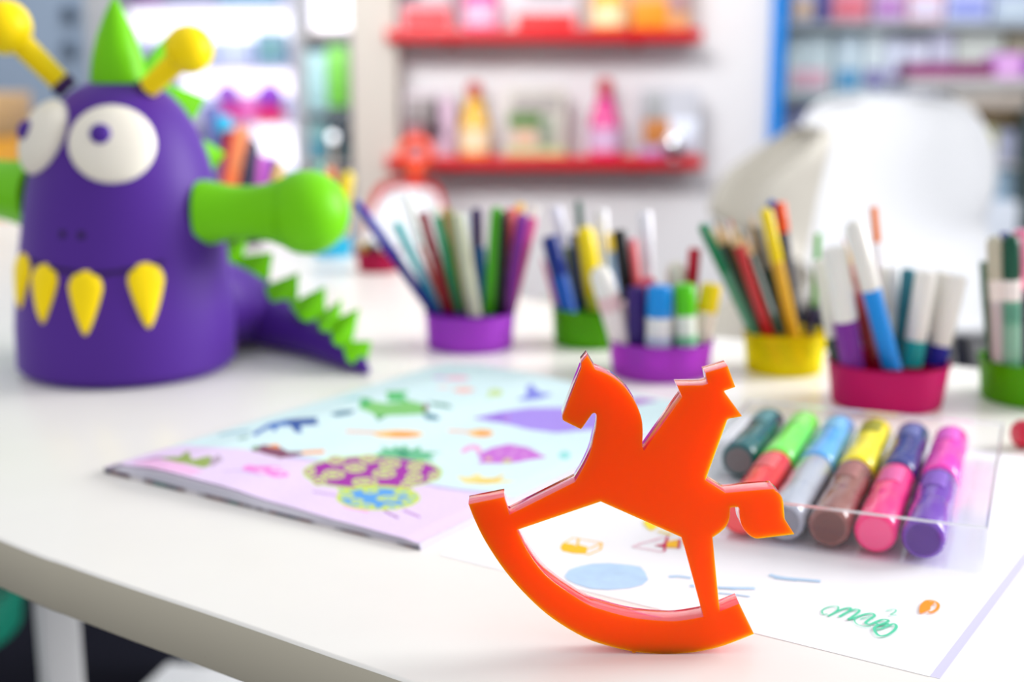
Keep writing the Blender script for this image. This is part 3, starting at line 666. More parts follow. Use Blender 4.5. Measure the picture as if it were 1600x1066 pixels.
pen(c3, B_(655, 770), B_(664, 455), 43, 'flat', 'marker with a bright blue cap in the lavender cup', (232, 232, 228), (10, 140, 220), 495, dy=-.5, grp=g, extra=((525, 536, (190, 205, 225)),))
pen(c3, B_(790, 762), B_(784, 448), 34, 'flat', 'marker with a bright green cap in the lavender cup', (228, 236, 222), (84, 200, 10), 492, dy=-.5, grp=g, extra=((523, 537, (120, 205, 150)),))
pen(c3, B_(868, 745), B_(918, 448), 33, 'flat', 'marker with a yellow cap at the right of the lavender cup', (226, 212, 196), (238, 208, 0), 487, dy=-.1, grp=g)

c4 = cup(1224, 591, 128, 116, 530, (226, 208, 10), 'yellow cup of pencils behind the horse rider', .35)
g = 'pencils and pens in the yellow cup'
def D_(x, y): return (1060 + x / 3.551, 300 + y / 3.551)
pen(c4, D_(440, 790), D_(165, 165), 14, 'pencil', 'slate blue pencil behind the green one in the yellow cup', (112, 140, 165), dy=.5, grp=g)
pen(c4, D_(425, 800), D_(128, 175), 17, 'round', 'green pen leaning farthest left in the yellow cup', (85, 150, 118), (10, 128, 80), 425, dy=-.1, grp=g)
pen(c4, D_(470, 790), D_(198, 140), 15, 'pencil', 'dark olive pencil in the yellow cup', (60, 66, 30), dy=.3, grp=g)
pen(c4, D_(490, 785), D_(235, 165), 13, 'pencil', 'orange-brown pencil left of the red one in the yellow cup', (130, 66, 20), dy=.35, grp=g)
pen(c4, D_(505, 805), D_(285, 150), 17, 'pencil', 'red pencil in the yellow cup', (196, 8, 26), dy=-.2, grp=g)
pen(c4, D_(555, 805), D_(345, 215), 18, 'pencil', 'dark green pencil right of the red one in the yellow cup', (12, 62, 24), dy=0, grp=g)
pen(c4, D_(585, 795), D_(390, 180), 15, 'pencil', 'taupe brown pencil in the middle of the yellow cup', (132, 104, 90), dy=.3, grp=g)
pen(c4, D_(590, 800), D_(440, 190), 18, 'flat', 'dark green pen with a grey end left of the yellow pencil in the yellow cup', (10, 46, 26), (128, 124, 112), 418, dy=.1, grp=g)
pen(c4, D_(600, 790), D_(395, 110), 12, 'pencil', 'pale pencil tip at the back of the yellow cup', (225, 205, 190), dy=.8, grp=g)
pen(c4, D_(650, 790), D_(512, 40), 14, 'round', 'pen with a blue top behind the yellow pencil in the yellow cup', (60, 70, 90), (25, 75, 170), 345, dy=.6, grp=g)
pen(c4, D_(655, 790), D_(566, 55), 17, 'flat', 'pen with an orange-red cap in the yellow cup', (46, 46, 66), (236, 84, 10), 362, dy=.45, grp=g)
pen(c4, D_(640, 805), D_(482, 85), 20, 'round', 'bright yellow pen, the tallest at the front of the yellow cup', (226, 172, 44), (244, 214, 5), 408, dy=-.3, grp=g)
pen(c4, D_(722, 795), D_(755, 640), 14, 'flat', 'short dark navy pen at the right of the yellow cup', (34, 26, 66), dy=0, grp=g)
pen(c4, D_(765, 790), D_(776, 230), 10, 'flat', 'thin bright green pen at the far right of the yellow cup', (90, 160, 30), (76, 178, 22), 410, dy=.4, grp=g)

c5 = cup(1383, 650, 184, 168, 583, (204, 24, 118), 'magenta cup of white-capped markers behind the clear tray', .15)
g = 'markers in the magenta cup'
def E_(x, y): return (1250 + x / 3.046, 320 + y / 3.046)
WC = (236, 234, 226)
pen(c5, E_(380, 780), E_(205, 150), 11, 'pencil', 'thin rosy brown pencil behind the tall white cap in the magenta cup', (190, 120, 110), dy=.6, grp=g)
pen(c5, E_(355, 790), E_(268, 420), 17, 'flat', 'dark red pen behind the violet marker in the magenta cup', (150, 24, 28), dy=.1, grp=g)
pen(c5, E_(420, 780), E_(352, 10), 12, 'flat', 'pen with a thin orange top, tallest in the magenta cup', (232, 226, 230), (236, 118, 16), 378, dy=.75, grp=g)
pen(c5, E_(440, 780), E_(400, 295), 12, 'flat', 'thin cream pen behind the blue marker in the magenta cup', (232, 230, 220), dy=.65, grp=g)
pen(c5, E_(455, 780), E_(448, 295), 17, 'flat', 'white pen left of the dark teal one in the magenta cup', (240, 240, 240), dy=.7, grp=g)
pen(c5, E_(470, 760), E_(516, 305), 22, 'flat', 'dark teal pen without a white cap in the magenta cup', (34, 112, 128), dy=.4, grp=g)
pen(c5, E_(590, 780), E_(672, 318), 26, 'flat', 'dark blue white-capped marker behind the teal and navy ones in the magenta cup', (30, 66, 110), (226, 222, 212), 520, dy=.4, grp=g)
pen(c5, E_(150, 760), E_(88, 262), 19, 'flat', 'dark grey marker with a cream cap at the far left of the magenta cup', (60, 78, 64), (234, 232, 218), 528, dy=.0, grp=g)
pen(c5, E_(252, 790), E_(160, 200), 39, 'flat', 'violet marker with a thick white cap in the magenta cup', (122, 38, 146), WC, 500, dy=-.35, grp=g)
pen(c5, E_(445, 805), E_(250, 72), 31, 'round', 'bright blue marker with the tallest white cap in the magenta cup', (10, 138, 222), WC, 451, dy=-.5, grp=g)
pen(c5, E_(527, 800), E_(602, 315), 33, 'flat', 'teal marker with a white cap in the magenta cup', (0, 150, 150), (232, 228, 220), 531, dy=-.3, grp=g)
pen(c5, E_(640, 795), E_(748, 335), 34, 'flat', 'navy blue marker with a white cap leaning right in the magenta cup', (6, 10, 140), (232, 228, 220), 539, dy=-.15, grp=g)

c6 = cup(1612, 641, 168, 156, 578, (104, 176, 12), 'green cup of striped markers cut by the right edge of the photo', .15)
g = 'markers in the green cup at the right edge'
pen(c6, E_(905, 745), E_(872, 270), 12, 'flat', 'thin dark green pen at the left of the right-hand green cup', (46, 92, 62), dy=.1, grp=g)
pen(c6, E_(925, 740), E_(925, 145), 26, 'round', 'grey striped marker with a beige cap in the right-hand green cup', (206, 196, 196), (190, 184, 162), 436, dy=-.35, grp=g, extra=((436, 468, (240, 228, 220)), (474, 560, (196, 180, 180))))
pen(c6, E_(1003, 760), E_(1006, 138), 27, 'round', 'green striped marker with a dark green cap in the right-hand green cup', (112, 168, 140), (4, 78, 56), 436, dy=-.5, grp=g, extra=((436, 468, (240, 230, 224)), (474, 500, (90, 150, 125)), (508, 560, (135, 180, 155))))
pen(c6, E_(1060, 760), E_(1055, 118), 26, 'flat', 'pink marker beside the dark green capped one in the right-hand green cup', (60, 20, 60), (240, 132, 168), 450, dy=-.2, grp=g)
pen(c6, E_(960, 740), E_(975, 130), 16, 'flat', 'navy topped pen behind the dark green cap in the right-hand green cup', (90, 110, 100), (60, 66, 140), 390, dy=.4, grp=g)

# far cups, blurred
c7 = cup(591, 428, 68, 62, 395, (176, 30, 84), 'small magenta cup far back, left of the purple cup')
g = 'pens in the far magenta cup'
pen(c7, (572, 396), (566, 380), 12, 'flat', 'short yellow pen in the far magenta cup', (235, 200, 60), dy=0, grp=g)
pen(c7, (582, 396), (580, 376), 16, 'round', 'short black pen in the far magenta cup', (30, 26, 30), dy=-.2, grp=g)
pen(c7, (600, 396), (604, 380), 12, 'flat', 'short white pen in the far magenta cup', W, dy=.1, grp=g)
c8 = cup(372, 386, 90, 80, 340, (60, 60, 70), 'dark grey cup of leaning pens behind the monster arm')
g = 'pens in the cup behind the monster'
pen(c8, (338, 340), (380, 198), 22, 'flat', 'orange pen leaning in the cup behind the monster arm', (232, 120, 70), (236, 140, 90), dy=-.2, grp=g)
pen(c8, (332, 340), (362, 204), 18, 'flat', 'dark red pen beside the orange one behind the monster arm', (176, 20, 50), dy=-.1, grp=g)
pen(c8, (375, 340), (348, 180), 26, 'flat', 'pen with a cyan cap behind the monster head', (40, 60, 80), (30, 165, 205), 205, dy=.4, grp=g)
pen(c8, (385, 340), (392, 215), 30, 'round', 'thick charcoal marker behind the monster arm', (58, 54, 78), dy=.1, grp=g)
pen(c8, (400, 340), (408, 240), 26, 'round', 'mauve marker behind the monster arm', (180, 100, 170), (190, 90, 190), dy=.3, grp=g)
pen(c8, (420, 340), (428, 245), 20, 'flat', 'indigo marker with a yellow end behind the green ball of the monster arm', (90, 60, 140), (110, 70, 160), dy=.5, grp=g)
pen(c8, (360, 340), (330, 165), 30, 'flat', 'dark blue marker half hidden behind the monster head', (80, 86, 140), (96, 100, 160), dy=.6, grp=g)
pen(c8, (430, 340), (440, 255), 12, 'flat', 'small yellow pen right of the mauve one behind the monster arm', (236, 196, 40), dy=.3, grp=g)
c9 = cup(520, 404, 62, 56, 372, (70, 190, 226), 'light blue cup half hidden behind the green ball of the monster arm')
g = 'pens in the light blue cup'
pen(c9, (520, 374), (516, 262), 16, 'round', 'orange pen sticking out behind the green ball', (240, 140, 80), dy=0, grp=g)
pen(c9, (532, 374), (545, 268), 18, 'round', 'yellow pen sticking out right of the green ball', (240, 214, 20), dy=.1, grp=g)
pen(c9, (505, 374), (500, 255), 14, 'round', 'teal pen hidden mostly behind the green ball', (120, 190, 170), dy=.3, grp=g)

# ================================================================ PURPLE MONSTER
m0 = P(201, 607); dM = Vector((m0.x, m0.y, 0)).normalized()
RM = 0.0790; MC = m0 + dM * (RM * 0.86); MC.z = T; MC.x += .001
cdir = -dM; rdir = Vector((-cdir.y, cdir.x, 0))
def cen(z): return Vector((MC.x, MC.y, z)) + rdir * (.024 * (z - T))
def dirT(deg): a = math.radians(deg); return cdir * math.cos(a) + rdir * math.sin(a)
mb_y = [(560, 168), (500, 169.5), (460, 167), (420, 163), (380, 159), (340, 154), (300, 148), (270, 142), (240, 134), (210, 123), (185, 110), (165, 96), (148, 80), (137, 64), (129, 46), (124, 28), (122.5, 12)]
prof = []
for y, hw in mb_y:
    q = at(195, y, MC.y); prof.append((q.z - T, hw * mpp(Vector((MC.x, MC.y, q.z))) * .978))
k0 = prof[0][1]
prof = [(0, 0), (0.0002, k0 * .90), (0.0015, k0 * .93), (0.004, k0 * .965), (0.010, k0 * .99)] + prof
zt = prof[-1][0] + .0006; prof.append((zt, 0))
def Rz(z):
    z -= T
    for i in range(1, len(prof)):
        if z <= prof[i][0]:
            a, c_ = prof[i - 1], prof[i]; t = (z - a[0]) / max(c_[0] - a[0], 1e-6); return a[1] + (c_[1] - a[1]) * t
    return 0
def surf(px, py):
    d = ray(px, py); t = (MC.y - .12) / d.y
    for i in range(1500):
        q = CO + d * t
        if q.z < T + zt and (q - cen(q.z)).length <= Rz(q.z): return q
        t += 0.0002 / d.y
    return CO + d * (MC.y / d.y)
def nrm(q):
    h = (q - cen(q.z)).normalized(); s_ = (Rz(q.z + .003) - Rz(q.z - .003)) / .006
    return Vector((h.x, h.y, -s_)).normalized()
PUR = (78, 38, 140); GRN = (112, 202, 2); YEL = (255, 222, 0)
mp_, mg_, my_ = mat(PUR, .5, spec=.2), mat(GRN, .45, spec=.2), mat(YEL, .45, spec=.2)
for m_, c_, w_ in ((mp_, (190, 160, 255), .35), (mg_, (200, 255, 140), .25), (my_, (255, 240, 170), .2)):
    b_ = m_.node_tree.nodes['Principled BSDF']; b_.inputs['Sheen Weight'].default_value = w_; b_.inputs['Sheen Roughness'].default_value = .35; b_.inputs['Sheen Tint'].default_value = rgb(c_)
mo = thing('toy_monster', (MC.x, MC.y, T), 'purple toy monster with googly eyes, yellow teeth, green arms and a spiky tail', 'toy')
body = MB().rings([[cen(T + z_) + Vector((math.cos(a_), math.sin(a_), 0)) * max(r_, 1e-5) for a_ in [2 * math.pi * k / 64 for k in range(64)]] for z_, r_ in prof]).build('body', mp_, mo, angle=60)
def blob(name, c, n, rx, ry, rz_, m, par, lab=None):
    n = n.normalized(); up = Vector((0, 0, 1)); X = up.cross(n).normalized(); Yv = n.cross(X)
    o = MB().ball(c, (rx, ry, rz_), 32, 16, (X, Yv, n)).build(name, m, par, angle=80)
    if lab: tag(o, lab)
    return o, X, Yv
eyem = mat((236, 230, 215), .45)
q = surf(175, 224); n = nrm(q); s_ = mpp(q)
e1, X, Yv = blob('eye', q - n * .002, n, 67 * s_, 64 * s_, .011, eyem, mo)
v_ = q + X * (-15 * s_) + Yv * (9 * s_) + n * .0085
blob('pupil', v_, n, 16.5 * s_, 16.5 * s_, .0035, mat((72, 32, 140), .45), e1)
zE = at(62, 212, MC.y - .02).z; dE = dirT(-72); q = cen(zE) + dE * Rz(zE); n = nrm(q)
e2, X, Yv = blob('eye', q - n * .002, n, 67 * s_, 64 * s_, .014, eyem, mo)
v_ = q + X * (3 * s_) + Yv * (-1 * s_) + n * .0122
blob('pupil', v_, n, 17 * s_, 16.5 * s_, .0045, mat((72, 32, 140), .45), e2)
for x_, y_ in ((98, 366), (127, 368)):
    q = surf(x_, y_); blob('nostril', q - nrm(q) * .0006, nrm(q), .0034, .0034, .0014, mat((40, 14, 74), .6), mo)
mp = [surf(x_, y_) for x_, y_ in ((50, 408), (75, 417), (112, 425), (140, 428), (170, 427), (200, 422), (225, 416), (256, 410))]
MB().tube(catmull([q + nrm(q) * .0002 for q in mp], 5), .0015, 8).build('mouth', mat((46, 16, 84), .6), mo)
# teeth: tear drops lying on the body
def tooth(deg, ytop, ybot, wpx, tip=0.0):
    q0 = dirT(deg); zt_ = at(150, ytop, MC.y - .07).z; zb_ = at(150, ybot, MC.y - .07).z
    h = (zt_ - zb_); wd = wpx / 2 * s_; cz = zt_ - wd * 1.05; bb = MB(); rings = []; N = 28; K = 7
    for k in range(K + 1):
        rho = k / K; rg = []
        for i in range(N):
            a = 2 * math.pi * i / N; sx = math.sin(a); cy = math.cos(a)
            x_ = wd * sx * (1 if cy > 0 else (1 + cy * .55) ** .9)
            y_ = wd * cy if cy > 0 else (cz - zb_) * cy
            x_ += tip * (-min(0, y_)) 
            x_ *= rho; y_ *= rho
            out = .0045 * math.sqrt(max(0, 1 - rho ** 2)) + .0004
            z = cz + y_; R_ = Rz(z); d = dirT(deg + math.degrees(x_ / R_))
            rg.append(cen(z) + d * (R_ + out))
        rings.append(rg)
    rings = [[sum(rings[0], Vector()) / N] * N] + rings[1:]
    for r_ in [rings[-1]]: rings.append([cen(p.z) + (p - cen(p.z)).normalized() * (Rz(p.z) - .002) for p in r_])
    n0 = len(rings); vs = [rings[0][0]]; fs = []
    for r_ in rings[1:]: vs += r_
    for i in range(N): fs.append((0, 1 + i, 1 + (i + 1) % N))
    for k in range(n0 - 2):
        for i in range(N): fs.append((1 + k * N + i, 1 + (k + 1) * N + i, 1 + (k + 1) * N + (i + 1) % N, 1 + k * N + (i + 1) % N))
    bb.add(vs, fs); bb.build('tooth', my_, mo, angle=70)
tooth(10, 411, 515, 58); tooth(-21, 421, 522, 56, -.0); tooth(-46, 413, 508, 56); tooth(-68, 402, 492, 58)
# arms with ball hands
def arm(deg, bend, zpx, ballpx, rball, rtube):
    d = dirT(deg); z0 = at(320, zpx, MC.y - .05).z
    p0_ = cen(z0) + d * (Rz(z0) - .006)
    bc = ballpx; L = (bc - p0_).length; ax = (bc - p0_) / L
    rr = [(0, rtube * 1.12), (.008, rtube * 1.08), (L * .30, rtube * .92), (L * .5, rtube * .90), (L - rball * 1.1, rtube * .95), (L - rball * .85, rtube * 1.02), (L - rball * .62, rball * .80)]
    MB().lathe(p0_, bc, rr, 36).build('arm', mg_, mo, angle=70)
    MB().ball(bc, rball, 36, 20).build('hand', mg_, mo, angle=80)
dA = dirT(66); bc = at(480, 332, MC.y + (dA * .165).y); arm(56, 0, 340, bc, 66 * mpp(bc), 46 * mpp(bc))
dA = dirT(-128); bc = Vector((MC.x, MC.y, 0)) + dA * .16; bc.z = at(0, 285, bc.y).z; arm(-118, 0, 318, bc, .031, .0235)
# antennae
def antenna(bpx, tippx, dyt, wpx, rb):
    q = surf(*bpx); t_ = at(tippx[0], tippx[1], q.y + dyt); m = mpp(q); L = (t_ - q).length
    r = wpx / 2 * m; o_ = MB().lathe(q - (t_ - q).normalized() * .006, t_, [(0, r * .85), (.007, r * .88), (L * .5, r * .95), (L, r * 1.05)], 28).build('antenna', my_, mo, angle=70)
    MB().ball(t_, rb * m, 32, 18).build('antenna_ball', my_, o_, angle=80)
    MB().lathe(q - (t_ - q).normalized() * .006, t_, [(0, r * .95), (.0068, r * 1.04), (.0085, r * .9)], 28).build('socket', mat((58, 28, 84), .6), o_)
antenna((228, 141), (296, 77), -.01, 36, 37); antenna((97, 131), (6, 42), -.01, 38, 42)
# horn on top and spikes down the back
q = cen(T + zt) + cdir * .004; tp = at(178, -8, q.y); Lh = tp.z - q.z + .004; rb_ = 43 * mpp(q)
MB().lathe(q - Vector((0, 0, .004)), q + Vector((0, 0, 1)), [(0, rb_ * .99), (.005, rb_), (Lh * .3, rb_ * .90), (Lh * .55, rb_ * .68), (Lh * .78, rb_ * .37), (Lh * .93, rb_ * .14), (Lh, .0003)], 36).build('horn', mg_, mo, angle=70)
bd = dirT(146)
def spike(b0, tip, b1, Y, th, name='back_spike', dY=.004):
    B0, T0, B1 = at(b0[0], b0[1], Y), at(tip[0], tip[1], Y + dY), at(b1[0], b1[1], Y)
    mid = (B0 + B1) / 2; tv_ = Vector((.2, 1, 0)).normalized() * th
    ring = [B0, mid + tv_, B1, mid - tv_]; h_ = [mid.lerp(T0, .45) + (p - mid) * .62 for p in ring]; t_ = [T0 + (p - mid) * .03 for p in ring]
    MB().rings([ring, h_, t_]).build(name, mg_, mo, angle=20)
spike((205, 118), (272, 44), (262, 128), MC.y + .03, .014, dY=.01); spike((250, 128), (320, 153), (296, 196), MC.y + .045, .014, dY=.01); spike((318, 218), (352, 240), (326, 272), MC.y + .05, .010, dY=.008)
# tail
tl = [(300, 470, 62, .035), (350, 490, 58, .045)]
pts = [MC + Vector((.03, .035, .050)), MC + Vector((.050, .045, .040))]; rad = [.040, .034]
for x_, yb, hw in ((385, 544, 57), (405, 545, 52), (430, 548, 42), (460, 553, 36), (490, 560, 31), (515, 568, 27), (540, 577, 22), (558, 583, 15), (574, 587, 5)):
    g_ = P(x_, yb); m = mpp(g_); r = hw * m; c_ = g_ + Vector((g_.x, g_.y, 0)).normalized() * r * .6; pts.append(Vector((c_.x, c_.y, T + r + .0002))); rad.append(r)
MB().tube(catmull(pts, 3), [r for i in range(len(rad) - 1) for r in (rad[i], rad[i] * .667 + rad[i + 1] * .333, rad[i] * .333 + rad[i + 1] * .667)] + [rad[-1]], 24).build('tail', mp_, mo, angle=80)
for b0, tp_, b1 in (((346, 385), (386, 372), (372, 432)), ((362, 405), (426, 395), (413, 470)), ((405, 452), (466, 427), (462, 494)), ((452, 476), (508, 448), (506, 512)), ((494, 498), (534, 468), (526, 524)), ((514, 506), (561, 482), (546, 554)), ((534, 535), (580, 534), (568, 580))):
    k_ = max(0, min(len(pts) - 3, int(round(((b0[0] + b1[0]) / 2 - 385) / 24)))); spike(b0, tp_, b1, pts[2 + k_].y, .013, 'tail_spike', .002)

# ================================================================ CHAIRS BEHIND THE TABLE
def chair(loc, rotz, sc_, ztop, m, label, wid=1.0, legc=(200, 200, 200), flank=.12):
    """moulded shell chair: curved back flowing into the seat, four legs"""
    t = thing('shell_chair', (loc[0], loc[1], 0), label, 'chair')
    M = Matrix.Translation((loc[0], loc[1], 0)) @ Matrix.Rotation(math.radians(rotz), 4, 'Z')
    zs = ztop * .52
    pr = [(-.20, zs + .0), (-.19, zs + .012), (-.10, zs - .004), (0, zs - .02), (.09, zs - .005), (.15, zs + .06), (.168, zs + .10), (.178, zs + .14), (.188, ztop - .16), (.197, ztop - .10), (.204, ztop - .055), (.209, ztop - .024), (.212, ztop - .006), (.213, ztop)]
    wd = [.15, .175, .19, .195, .185, .176, .174, .172, .170, .166, .156, .136, .104, .055]
    N = 16; grid = []
    P3 = catmull([Vector((wd[i] * wid, pr[i][0], pr[i][1])) for i in range(len(pr))], 3)
    for i, p in enumerate(P3):
        f_ = i / (len(P3) - 1); row = []
        for k in range(N + 1):
            a = -1 + 2 * k / N; lift = abs(a) ** 2.4
            x = p.x * math.sin(a * math.pi / 2 * .98) / math.sin(math.pi / 2 * .98); back = max(0, min(1, (f_ - .45) / .3))
            rz_ = p.z + lift * .045 * (1 - back)
            ry = p.y - lift * (.02 + flank * min(1, max(0, ztop - p.z) / .2)) * back
            row.append(M @ Vector((x * sc_, ry * sc_, rz_)))
        grid.append(row)
    th = .006; bb = MB(); n1 = len(grid); vs = [q for r_ in grid for q in r_]
    fs = [(i * (N + 1) + k, i * (N + 1) + k + 1, (i + 1) * (N + 1) + k + 1, (i + 1) * (N + 1) + k) for i in range(n1 - 1) for k in range(N)]
    bb.add(vs, fs); o = bb.build('shell', m, t, angle=80)
    so = o.modifiers.new('thickness', 'SOLIDIFY'); so.thickness = th; so.offset = 0
    for sx in (-1, 1):
        for sy in (-1, 1):
            MB().tube([M @ Vector((sx * .08 * sc_, sy * .07, zs - .02)), M @ Vector((sx * .17 * sc_, sy * .17, 0))], [.011, .008], 12).build('leg', mat(legc, .4), t)
    return t
wh = mat((228, 229, 232), .4)
c_ = at(1384, 150, 2.35)
chair((c_.x, 2.14), 0, 1.0, c_.z, wh, 'big white shell chair facing the table at the right, behind the magenta cup', 1.02)
c_ = at(1296, 203, 1.9)
chair((c_.x - .205, 1.95), -86, 1.0, c_.z, mat((190, 185, 174), .5), 'off-white shell chair turned sideways, left of the big white chair', .75, flank=.24)
c_ = at(606, 294, 2.4)
chair((c_.x + .0, 2.2), -14, .95, c_.z, wh, 'white shell chair far back, between the monster and the purple cup', .42)
c_ = at(640, 280, 2.95)
chair((c_.x, 2.75), 0, .8, c_.z, mat((200, 14, 24), .35), 'red shell chair behind the far white chair, below the shelves', .65, (150, 20, 20))
# orange-red ring-topped stand in front of the red chair
c_ = at(652, 300, 3.12); t = thing('ring_stand', (c_.x, 3.12, 0), 'orange-red stand with a round loop on top, left below the lower red shelf', 'stand')
mo_ = mat((244, 84, 44), .35)
cc = at(650, 240, 3.12); rr_ = .032
MB().tube([cc + Vector((math.cos(a_) * rr_, 0, math.sin(a_) * rr_)) for a_ in [math.radians(x_) for x_ in range(0, 361, 20)]], .013, 12).build('loop', mo_, t)
MB().tube([(cc.x, 3.12, cc.z - .035), (cc.x, 3.12, 0.01)], [.016, .02], 14).build('pole', mo_, t)
MB().lathe((cc.x, 3.12, 0), (cc.x, 3.12, 1), [(0, 0), (0, .09), (.012, .09), (.02, .03), (.021, 0)], 32).build('base', mo_, t)

# under the table at the bottom left
gq = at(-185, 1000, 1.35)
t = thing('stool', (gq.x, 1.35, 0), 'dark green low stool seen under the table edge at the lower left', 'stool')
MB().lathe((gq.x, 1.35, .15), (gq.x, 1.35, 1), [(0, 0), (0, .13), (.008, .148), (.04, .152), (.055, .148), (.062, 0)], 48).build('seat', mat((0, 104, 84), .5), t)
for sx, sy in ((-1, -1), (-1, 1), (1, -1), (1, 1)):
    MB().tube([(gq.x - .03 + sx * .05, 1.35 + sy * .05, .152), (gq.x - .05 + sx * .05, 1.35 + sy * .05, 0)], [.016, .013], 12).build('leg', mat((0, 104, 84), .5), t)
a_ = P(262, 1034, .10); b_ = P(228, 1066, .10); an = math.atan2(-(a_ - b_).x, (a_ - b_).y)
t = thing('floor_box', (a_.x, a_.y, 0), 'white low box on the dark floor under the table', 'box')
M = Matrix.Translation((a_.x, a_.y, 0)) @ Matrix.Rotation(an, 4, 'Z')
MB().rbox((.006, -.34, 0), (.30, -.006, .085), .01, M).build('body', mat((244, 246, 248), .4), t)
MB().rbox((0, -.346, .085), (.306, 0, .10), .006, M).build('lid', mat((248, 250, 252), .4), t)

# ================================================================ RED SHELVES AND WHAT STANDS ON THEM
RED = (206, 2, 22)
def shelf(yl, yr, label):
    a_ = at(603, yl, YW - .15); b_ = at(1098, yr, YW - .15); zt_ = (a_.z + b_.z) / 2; tilt = 0
    t = thing('wall_shelf', ((a_.x + b_.x) / 2, YW, zt_ - .03), label, 'shelf', None)
    MB().rbox((a_.x, YW - .15, zt_ - .022), (b_.x, YW - .001, zt_), .004).build('board', mat(RED, .35, coat=.2), t)
    MB().rbox((a_.x, YW - .152, zt_ - .024), (b_.x, YW - .144, zt_ + .008), .002).build('front_lip', mat(RED, .35, coat=.2), t)
    for fx in (.2, .8):
        x = a_.x + (b_.x - a_.x) * fx; MB().box((x - .008, YW - .12, zt_ - .035), (x + .008, YW - .001, zt_ - .022)).build('bracket', mat(RED, .4), t)
    return zt_
zU = shelf(50, 50, 'upper red wall shelf carrying gift boxes and bottles'); zL = shelf(246, 252, 'lower red wall shelf carrying gift boxes and bottles')
YS = YW - .08
def sx(px): return at(px, 100, YS).x
def packbox(x0, x1, z0, ytop, label, face, art, lid=None, dep=.09, Y=None, cat='box', grp='clear gift boxes on the red shelves', artm=None, clearbox=True):
    Y = Y or YS; X0 = at(x0, 100, Y).x; X1 = at(x1, 100, Y).x; z1 = at((x0 + x1) / 2, ytop, Y).z
    t = thing('gift_box' if clearbox else 'product_box', ((X0 + X1) / 2, Y, z0), label, cat, grp)
    MB().rbox((X0, Y - dep / 2, z0 + .0005), (X1, Y + dep / 2, z1), .004).build('carton' if not clearbox else 'window_box', mat(face, .35), t)
    k = len(art)
    for i, (fx0, fz0, fx1, fz1, c_) in enumerate(art):
        w_ = X1 - X0; h_ = z1 - z0
        MB().rbox((X0 + w_ * fx0, Y - dep / 2 - .002, z0 + h_ * fz0), (X0 + w_ * fx1, Y - dep / 2 + .001, z0 + h_ * fz1), .003).build('printed_panel', mat(c_, .5), t)
    MB().rbox((X0 + .004, Y - dep / 2 + .004, z1), (X1 - .004, Y + dep / 2 - .004, z1 + .004), .002).build('lid', mat(lid or face, .4), t)
    return t
def bottle(px, w_, z0, ytop, ycap, col, capc, lab, label, Y=None, grp='bottles on the red shelves'):
    Y = Y or YS; x = at(px, 100, Y).x; m = Y / FPX; r = w_ / 2 * m; zt_ = at(px, ytop, Y).z; zc = at(px, ycap, Y).z; H = zt_ - z0
    t = thing('bottle', (x, Y, z0), label, 'bottle', grp)
    MB().lathe((x, Y, z0 + .0005), (x, Y, 3), [(0, 0), (0, r * .92), (.006, r), ((zc - z0) * .5, r), ((zc - z0) * .75, r * .75), (zc - z0, r * .36)], 28).build('glass', mat(col, .15, coat=.5), t)
    MB().lathe((x, Y, zc), (x, Y, 3), [(0, r * .36), (.0, r * .5), ((zt_ - zc) * .8, r * .48), (zt_ - zc, r * .3), (zt_ - zc, 0)], 24).build('stopper', mat(capc, .3), t)
    MB().lathe((x, Y, z0 + (zc - z0) * .12), (x, Y, 3), [(0, r), (0, r + .0015), ((zc - z0) * .36, r + .0015), ((zc - z0) * .36, r)], 28).build('label_band', mat(lab, .4), t)
packbox(628, 708, zU, -60, 'grey and red gift box at the left of the upper red shelf', (206, 170, 178), [(0, .45, .35, 1, (60, 70, 80)), (.1, .0, .95, .32, (235, 80, 84)), (.45, .45, .95, .8, (235, 225, 228))])
bottle(752, 58, zU, -70, -40, (236, 70, 158), (170, 40, 60), (244, 190, 216), 'pink bottle on the upper red shelf')
packbox(808, 900, zU, -60, 'white gift box with a red base in the middle of the upper red shelf', (226, 216, 222), [(.0, 0, .95, .26, (232, 50, 50)), (.15, .45, .85, .8, (200, 190, 196))])
bottle(950, 56, zU, -70, -35, (246, 178, 50), (170, 40, 60), (250, 228, 180), 'yellow-orange bottle on the upper red shelf')
packbox(984, 1072, zU, -55, 'orange gift box at the right of the upper red shelf', (232, 176, 120), [(0, 0, .62, .45, (238, 150, 30)), (.6, .3, 1, .75, (190, 150, 150)), (.05, .55, .6, .95, (240, 190, 130))])
packbox(632, 712, zL, 146, 'mauve and grey gift box at the left of the lower red shelf', (202, 186, 194), [(.05, .5, .7, .95, (150, 140, 140)), (.0, .15, .55, .55, (166, 110, 120)), (.55, .1, .98, .9, (208, 176, 196)), (.4, .3, .75, .5, (120, 90, 110))])
bottle(741, 50, zL, 128, 150, (238, 186, 70), (196, 60, 50), (248, 224, 186), 'yellow bottle with a red stopper on the lower red shelf')
packbox(790, 884, zL, 140, 'beige gift box with a green print in the middle of the lower red shelf', (206, 198, 188), [(.05, .45, .6, .66, (90, 130, 60)), (.15, .2, .5, .4, (226, 180, 150)), (.55, .15, .8, .6, (140, 150, 130)), (.1, .68, .9, .95, (176, 168, 164)), (.0, .0, 1, .16, (190, 196, 140))])
bottle(946, 50, zL, 122, 148, (226, 70, 146), (196, 50, 66), (214, 180, 214), 'pink bottle with a red stopper on the lower red shelf')
packbox(1000, 1092, zL, 142, 'gift box with an orange-brown print at the right of the lower red shelf', (196, 196, 204), [(.05, .2, .5, .58, (190, 120, 60)), (.0, .0, .7, .16, (170, 140, 200)), (.05, .58, .4, .98, (170, 170, 172)), (.5, .1, .98, .6, (226, 230, 244))])
xs_ = at(1052, 200, YS - .06); t = thing('ornament', (xs_.x, YS - .07, zL), 'shiny silver ball ornament at the right end of the lower red shelf', 'ornament')
